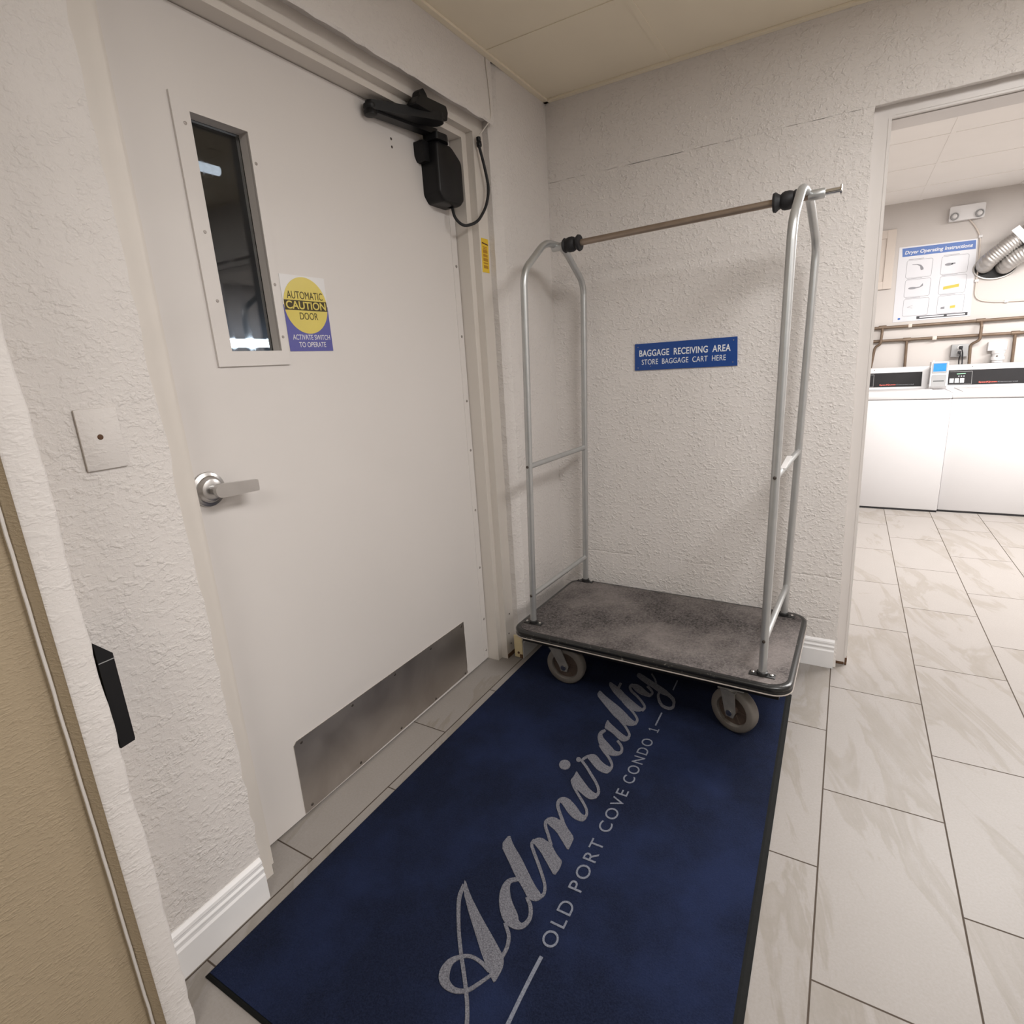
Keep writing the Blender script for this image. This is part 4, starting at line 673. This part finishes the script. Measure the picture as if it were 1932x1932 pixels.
# ------------------------------------------------------------------ laundry room
YW = 3.48
def washer():
    t = thing('washing_machine', 'x', 'washing machine', (1.190,2.752,0), 'white top load washing machines in a row')
    x0, x1, y0 = 1.190, 1.838, 2.752
    bd = MB().box(x0, x1, y0, 3.40, .014, .852, .006).build('cabinet', M['white_enamel'], t, smooth=40)
    MB().box(x0+.002, x1-.002, y0+.004, 3.39, .0, .016).build('base', M['black_soft'], t, smooth=0)  # black block paints the dark gap under the cabinet
    MB().box(x0-.0006, x1+.0006, y0-.006, 3.40, .854, .897, .008).build('top', M['white_enamel'], t, smooth=40)
    lid = MB().box(x0+.06, x1-.09, y0+.03, 3.21, .896, .903, .003).build('lid', M['white_enamel'], t, smooth=40)
    MB().tube([(x0+.10,y0+.034,.9035),(x1-.13,y0+.034,.9035)], .004, 8).build('lid_lip', M['white_plastic'], lid)
    co = MB().prism([(3.245,.895),(3.293,1.064),(3.302,1.070),(3.395,1.070),(3.395,.895)], lambda p,i: V((i,p[0],p[1])), x0+.004, x1-.004).build('console', M['white_enamel'], t, smooth=0)
    dv = V((0,.048,.169)).normalized(); nn = V((0,-.169,.048)).normalized()
    PX = lambda x,s,z: V((x0+x, 3.245, .895)) + dv*s + nn*z
    cp = MB().plate([(.022,.022),(.500,.022),(.500,.140),(.022,.140)], 0, .0015, PX).build('control_panel', M['panel_black'], t, smooth=0)
    b = MB()
    for (a0,a1,b0,b1) in ((.026,.172,.127,.129),(.026,.172,.026,.028),(.170,.172,.026,.129)): b.plate([(a0,b0),(a1,b0),(a1,b1),(a0,b1)], .0015, .0018, PX)
    b.build('keypad_outline', M['grey_plastic'], cp, smooth=0)
    for k in range(3):
        q = .032+k*.033; MB().plate([(q,.040),(q+.026,.040),(q+.026,.074),(q,.074)], .0015, .0040, PX).build('button', M['white_plastic'], cp, smooth=0)
    MB().plate([(.075,.106),(.130,.108),(.130,.114),(.075,.112)], .0015, .0018, PX).build('green_display', M['green_ink'], cp, smooth=0)
    b = MB()
    for k in range(3): b.plate([(.085+k*.016,.086),(.093+k*.016,.086),(.093+k*.016,.096),(.085+k*.016,.096)], .0015, .0018, PX)
    b.build('indicator_marks', M['poster_grey'], cp, smooth=0)
    MB().text('SpeedQueen', PX(.215,.036,.0015), (1,0,0), dv, width=.112, cap=.0100, depth=.0004, bold=.02, align='LEFT').build('red_lettering', M['red_ink'], cp, smooth=0)
    MB().text('Commercial', PX(.331,.036,.0015), (1,0,0), dv, width=.118, cap=.0075, depth=.0004, align='LEFT').build('grey_lettering', M['poster_grey'], cp, smooth=0)
    MB().lathe([(.004,0),(.003,.003),(0,.003)], PX(.17,.165,.0), nn, 10).build('console_screw', M['dark_screw'], co)
    return t
def dup(t, loc):
    r = t.copy(); COL.objects.link(r); r.location = loc
    for c in list(t.children):
        k = c.copy(); COL.objects.link(k); k.parent = r
        for g in list(c.children):
            m = g.copy(); COL.objects.link(m); m.parent = k
    return r
w1 = washer()
w1['label'] = 'white washing machine partly hidden by laundry opening edge, left of the card reader'
w2 = dup(w1, (1.842,2.786,0))
w2['label'] = 'white washing machine right of the card reader with keypad in view'
t = thing('card_reader', 'white payment card reader with lit blue screen between washer control panels', 'card reader', (1.79,3.15,.885))
MB().prism([(3.13,.898),(3.10,.925),(3.125,1.105),(3.24,1.105),(3.24,.898)], lambda p,i: V((i,p[0],p[1])), 1.728, 1.836).build('housing', M['white_plastic'], t, smooth=0)
rd = V((0,.025,.18)).normalized(); rn = V((0,-.18,.025)).normalized()
RX = lambda x,s,z: V((1.728+x, 3.10, .925)) + rd*s + rn*z
MB().plate(rrect(.006,.102,.098,.176,.006), 0, .004, RX).build('screen_bezel', M['grey_plastic'], t, smooth=0)
MB().plate([(.014,.110),(.094,.110),(.094,.170),(.014,.170)], .004, .0046, RX).build('blue_screen', M['lcd'], t, smooth=0)
MB().plate(rrect(.008,.100,-.005,.086,.006), 0, .003, RX).build('card_slot_plate', M['grey_plastic'], t, smooth=0)
MB().plate([(.02,.034),(.088,.034),(.088,.040),(.02,.040)], .003, .0034, RX).build('card_slot', M['black'], t, smooth=0)
MB().box(1.7262,1.7285,3.155,3.205,.935,1.06).build('side_hatch', M['grey_plastic'], t, smooth=0)
MB().cyl((1.742,3.17,1.105),(1.742,3.17,1.117),.008,12).build('antenna', M['white_plastic'], t)
# emergency light
t = thing('emergency_light', 'white two-lamp emergency light high on the laundry wall', 'emergency light', (1.86,YW,2.15))
b = MB().prism(rrect(1.752,1.968,2.146,2.250,.012,4), lambda p,i: V((p[0],i,p[1])), YW-.0005, YW-.052); b.build('housing', M['white_plastic'], t, smooth=30)
for x in (1.785,1.936):
    h = MB().lathe([(.025,0),(.027,.004),(.026,.016),(.020,.018),(.019,.011),(0,.009)], (x,YW-.052,2.178), (0,-1,0), 28).build('lamp_head', M['grey_plastic'], t, smooth=40)
    MB().lathe([(.0185,.0115),(.014,.0165),(0,.0185)], (x,YW-.052,2.178), (0,-1,0), 24).build('lens', M['white_plastic'], h, smooth=60)
# conduit wire with clips
t = thing('light_cable', 'thin beige cable clipped on laundry wall below the emergency light', 'cable', (2.0,YW,1.8))
pts = fillet([(1.885,YW-.006,2.15),(1.93,YW-.006,2.09),(1.966,YW-.006,2.02),(1.978,YW-.006,1.86),(1.982,YW-.006,1.56),(2.10,YW-.006,1.528),(3.2,YW-.006,1.50)], .10, 8)
MB().tube(pts, .0055, 8).build('cable_run', M['cream'], t)
for x, z in ((1.967,2.018),(1.981,1.698),(2.18,1.527)): MB().box(x-.012,x+.012,YW-.014,YW-.0006,z-.010,z+.010,.002).build('clip', M['white_plastic'], t)
# poster
t = thing('dryer_poster', 'white dryer instructions poster with blue heading on laundry wall', 'poster', (1.71,YW,1.43))
PO = lambda x,y,z: V((x, YW-.0002-z, y))
MB().plate([(1.4605,1.432),(1.972,1.438),(1.9525,2.006),(1.4525,2.012)], 0, .002, PO).build('sheet', M['poster_white'], t, smooth=0)
MB().plate([(1.480,1.937),(1.948,1.933),(1.944,1.997),(1.474,2.001)], .002, .0026, PO).build('blue_heading', M['poster_blue'], t, smooth=0)
MB().text('Dryer Operating Instructions', (1.711,YW-.0028,1.953), (1,0,-.008), (.14,0,1), width=.432, cap=.0255, depth=.0004, bold=.025).build('heading_lettering', M['poster_white'], t, smooth=0)
b = MB()
def frame(b, x0, x1, z0, z1, w=.0022):
    o_ = rrect(x0,x1,z0,z1,.014,5); i_ = rrect(x0+w,x1-w,z0+w,z1-w,.012,5); n = len(o_)
    for k in range(n): b.plate([o_[k],o_[(k+1)%n],i_[(k+1)%n],i_[k]], .002, .0024, PO)
for i in range(3):
    for j in range(2):
        x0 = 1.515+j*.228+i*.003; z1 = 1.905-i*.148; frame(b, x0, x0+.172, z1-.136, z1)
        b.plate([(x0+.01,z1+.005),(x0+.11,z1+.005),(x0+.11,z1+.008),(x0+.01,z1+.008)], .002, .0024, PO)
b.build('panel_outlines', M['poster_grey'], t, smooth=0)
dr = lambda b, m='poster_grey': b.build('drawing', M[m], t, smooth=0)
b = MB()
b.ribbon([(1.553,1.872,1.553,1.868),(1.585,1.872,1.585,1.866),(1.612,1.862,1.606,1.852),(1.628,1.842,1.610,1.832),(1.632,1.826,1.614,1.822)], .002, .0024, PO)
dr(b); b = MB()
b.plate(circle(1.793,1.842,.026,.010,20), .002, .0024, PO); b.ribbon([(1.81,1.850,1.81,1.838),(1.832,1.852,1.835,1.842)], .002, .0024, PO)
dr(b); b = MB()
b.plate(circle(1.570,1.690,.028,.009,20), .002, .0024, PO); b.ribbon([(1.59,1.694,1.59,1.686),(1.62,1.698,1.618,1.689),(1.638,1.722,1.641,1.702)], .002, .00245, PO)
dr(b)
b = MB(); b.plate([(1.775,1.655),(1.875,1.668),(1.875,1.690),(1.775,1.678)], .002, .0024, PO); dr(b,'poster_yellow'); b = MB(); b.plate([(1.835,1.508),(1.868,1.512),(1.868,1.532),(1.835,1.528)], .002, .0024, PO); dr(b,'poster_yellow')
b = MB(); b.plate([(1.775,1.508),(1.80,1.508),(1.80,1.526),(1.775,1.524)], .002, .0024, PO); dr(b); b = MB(); b.plate(circle(1.502,1.457,.010,.008,16), .002, .0024, PO); b.build('footer_logo', M['poster_blue'], t, smooth=0); b = MB(); b.ribbon([(1.55,1.545,1.55,1.543),(1.585,1.556,1.585,1.554),(1.585,1.536,1.585,1.534),(1.55,1.545,1.55,1.543)], .002, .0024, PO); dr(b)
MB().plate([(1.622,1.4455),(1.954,1.4475),(1.953,1.470),(1.621,1.468)], .002, .0026, PO).build('dark_footer', M['poster_dark'], t, smooth=0)
b = MB()
for x0, x1 in ((1.642,1.802),(1.822,1.938)): b.plate([(x0,1.4525),(x1,1.4535),(x1,1.4635),(x0,1.4625)], .0026, .003, PO)
b.build('footer_marks', M['poster_white'], t, smooth=0)
# cream framed panel at the left
t = thing('wall_panel', 'cream framed panel on laundry wall partly hidden by the opening edge', 'panel', (1.25,YW,1.70))
b = MB(); x0,x1,z0,z1 = 1.06,1.424,1.702,2.155
b.box(x0,x0+.062,YW-.018,YW,z0,z1,.002); b.box(x1-.062,x1,YW-.018,YW,z0,z1,.002); b.box(x0+.062,x1-.062,YW-.018,YW,z0,z0+.062,.002); b.box(x0+.062,x1-.062,YW-.018,YW,z1-.062,z1,.002)
b.build('frame', M['cream'], t, smooth=0)
MB().box(x0+.06,x1-.06,YW-.008,YW,z0+.06,z1-.06).build('infill', M['cream'], t, smooth=0)
# pipes
YP = YW-.024
t = thing('water_pipe', 'upper brown water pipe on laundry wall just below the poster', 'pipe', (1.8,YP,1.40))
MB().cyl((1.1,YP,1.393),(3.2,YP,1.400),.0125,14).build('run', M['pipe'], t)
jg = MB().tube(fillet([(2.040,YP,1.398),(2.046,YP-.028,1.36),(2.047,YP-.032,1.25),(2.015,YP-.02,1.232),(1.996,YP-.01,1.215),(2.006,YP-.01,1.02)], .018, 4), .0105, 12).build('drop', M['pipe'], t)
jl = MB().tube(fillet([(1.392,YP,1.396),(1.392,YP-.030,1.34),(1.388,YP-.030,1.262),(1.352,YP-.02,1.240),(1.33,YP-.01,1.02)], .018, 4), .0105, 12).build('drop', M['pipe'], t)
for x in (2.040,1.392): MB().cyl((x-.028,YP,1.397),(x+.028,YP,1.397),.0165,14).build('tee', M['pipe'], t)
MB().box(1.570,1.596,YP-.016,YW-.001,1.383,1.411,.003).build('clip', M['cream'], t)
t = thing('water_pipe', 'lower brown water pipe on laundry wall above washer consoles', 'pipe', (1.8,YP,1.287))
MB().cyl((1.1,YP,1.287),(3.2,YP,1.286),.0125,14).build('run', M['pipe'], t)
for x in (1.572,2.262):
    MB().cyl((x,YP,1.287),(x+.008,YP,1.02),.0105,12).build('drop', M['pipe'], t); MB().cyl((x-.026,YP,1.287),(x+.026,YP,1.287),.0165,14).build('tee', M['pipe'], t)
MB().box(1.742,1.772,YP-.016,YW-.001,1.272,1.300,.003).build('clip', M['cream'], t)
# outlet
t = thing('outlet_box', 'grey metal outlet box with two black plugs on laundry wall', 'outlet', (1.93,YW,1.13))
MB().box(1.876,1.985,YW-.042,YW,1.128,1.226,.004).build('box', M['grey_plastic'], t, smooth=40)
for z in (1.199,1.165):
    s_ = MB().lathe([(.017,0),(.017,.003),(0,.003)], (1.930,YW-.042,z), (0,-1,0), 20).build('socket', M['white_plastic'], t)
for z, x, lab in ((1.201,1.934,'black plug cord in the upper socket of the grey outlet box'),(1.163,1.928,'black plug cord in the lower socket of the grey outlet box')):
    c = thing('plug_cord', lab, 'cord', (x,YW-.05,z), 'cords plugged into the outlet box')
    MB().box(x-.011,x+.011,YW-.078,YW-.0452,z-.011,z+.011,.004).build('plug', M['black_soft'], c, smooth=40)
    xx = x+(.018 if z > 1.18 else .004)
    MB().tube(fillet([(x,YW-.072,z),(x+.006,YW-.092,z-.02),(xx,YW-.050,z-.05),(xx+.008,YW-.034,1.05),(xx+.008,YW-.028,.93)], .02, 4), .0045, 8).build('cord', M['black_soft'], c)
# drain fitting
t = thing('drain_fitting', 'white plastic drain fitting with square cover above the right washer', 'drain fitting', (2.17,YW,1.05))
MB().box(2.106,2.222,YW-.045,YW,1.163,1.230,.004).build('cover', M['white_plastic'], t, smooth=40)
MB().lathe([(.034,0),(.034,.020),(.043,.022),(.043,.042),(.036,.046),(.036,.066),(.041,.069),(.041,.088),(.030,.0905)], (2.172,YW-.062,1.0725), (0,0,1), 28).build('pipe', M['white_plastic'], t, smooth=40)
MB().cyl((2.160,YW-.103,1.122),(2.160,YW-.098,1.122),.006,10).build('screw', M['dark_screw'], t)
# dryer ducts
def duct(pts, r, lab):
    P = fillet(pts, .10, 8); Q = []
    for a_, b_ in zip(P, P[1:]):
        n = max(1, int((b_-a_).length/.0035))
        for k in range(n): Q.append(a_.lerp(b_, k/n))
    Q.append(P[-1])
    o = MB().tube(Q, [r+(.0022 if k % 4 < 2 else -.0016) for k in range(len(Q))], 24).build('dryer_duct', M['duct'], smooth=60)
    return tag(o, lab, 'duct', 'silver ducts bending into the laundry wall')
duct([(2.020,YW-.008,1.805),(2.012,YW-.10,1.815),(2.10,YW-.14,1.90),(2.42,YW-.16,2.14),(3.3,YW-.30,2.18)], .056, 'silver foil dryer duct nearer the poster, bending into wall hole')
duct([(2.140,YW-.008,1.785),(2.135,YW-.10,1.790),(2.20,YW-.14,1.845),(2.52,YW-.16,1.985),(3.3,YW-.30,2.03)], .056, 'silver foil dryer duct lower and right of its twin at wall hole')
t = tag(MB().prism(circle(2.083,1.785,.128,.082,36), lambda p,i: V((p[0],i,p[1])), YW-.007, YW-.001).build('wall_collar', M['black'], smooth=30), 'dark oval wall opening where both silver ducts enter', 'vent opening')
rg = MB().tube([(x,YW-.008,z) for x, z in circle(2.083,1.785,.131,.085,36)], .007, 8, closed=True).build('rim', M['duct'], t)
st = MB().prism([(2.115,2.005),(2.155,2.035),(2.325,1.835),(2.29,1.80)], lambda p,i: V((p[0],i,p[1])), YW-.205, YW-.201).build('duct_strap', M['duct'], smooth=0)
tag(st, 'flat metal strap across the two silver ducts', 'strap')
bpy.context.view_layer.update()
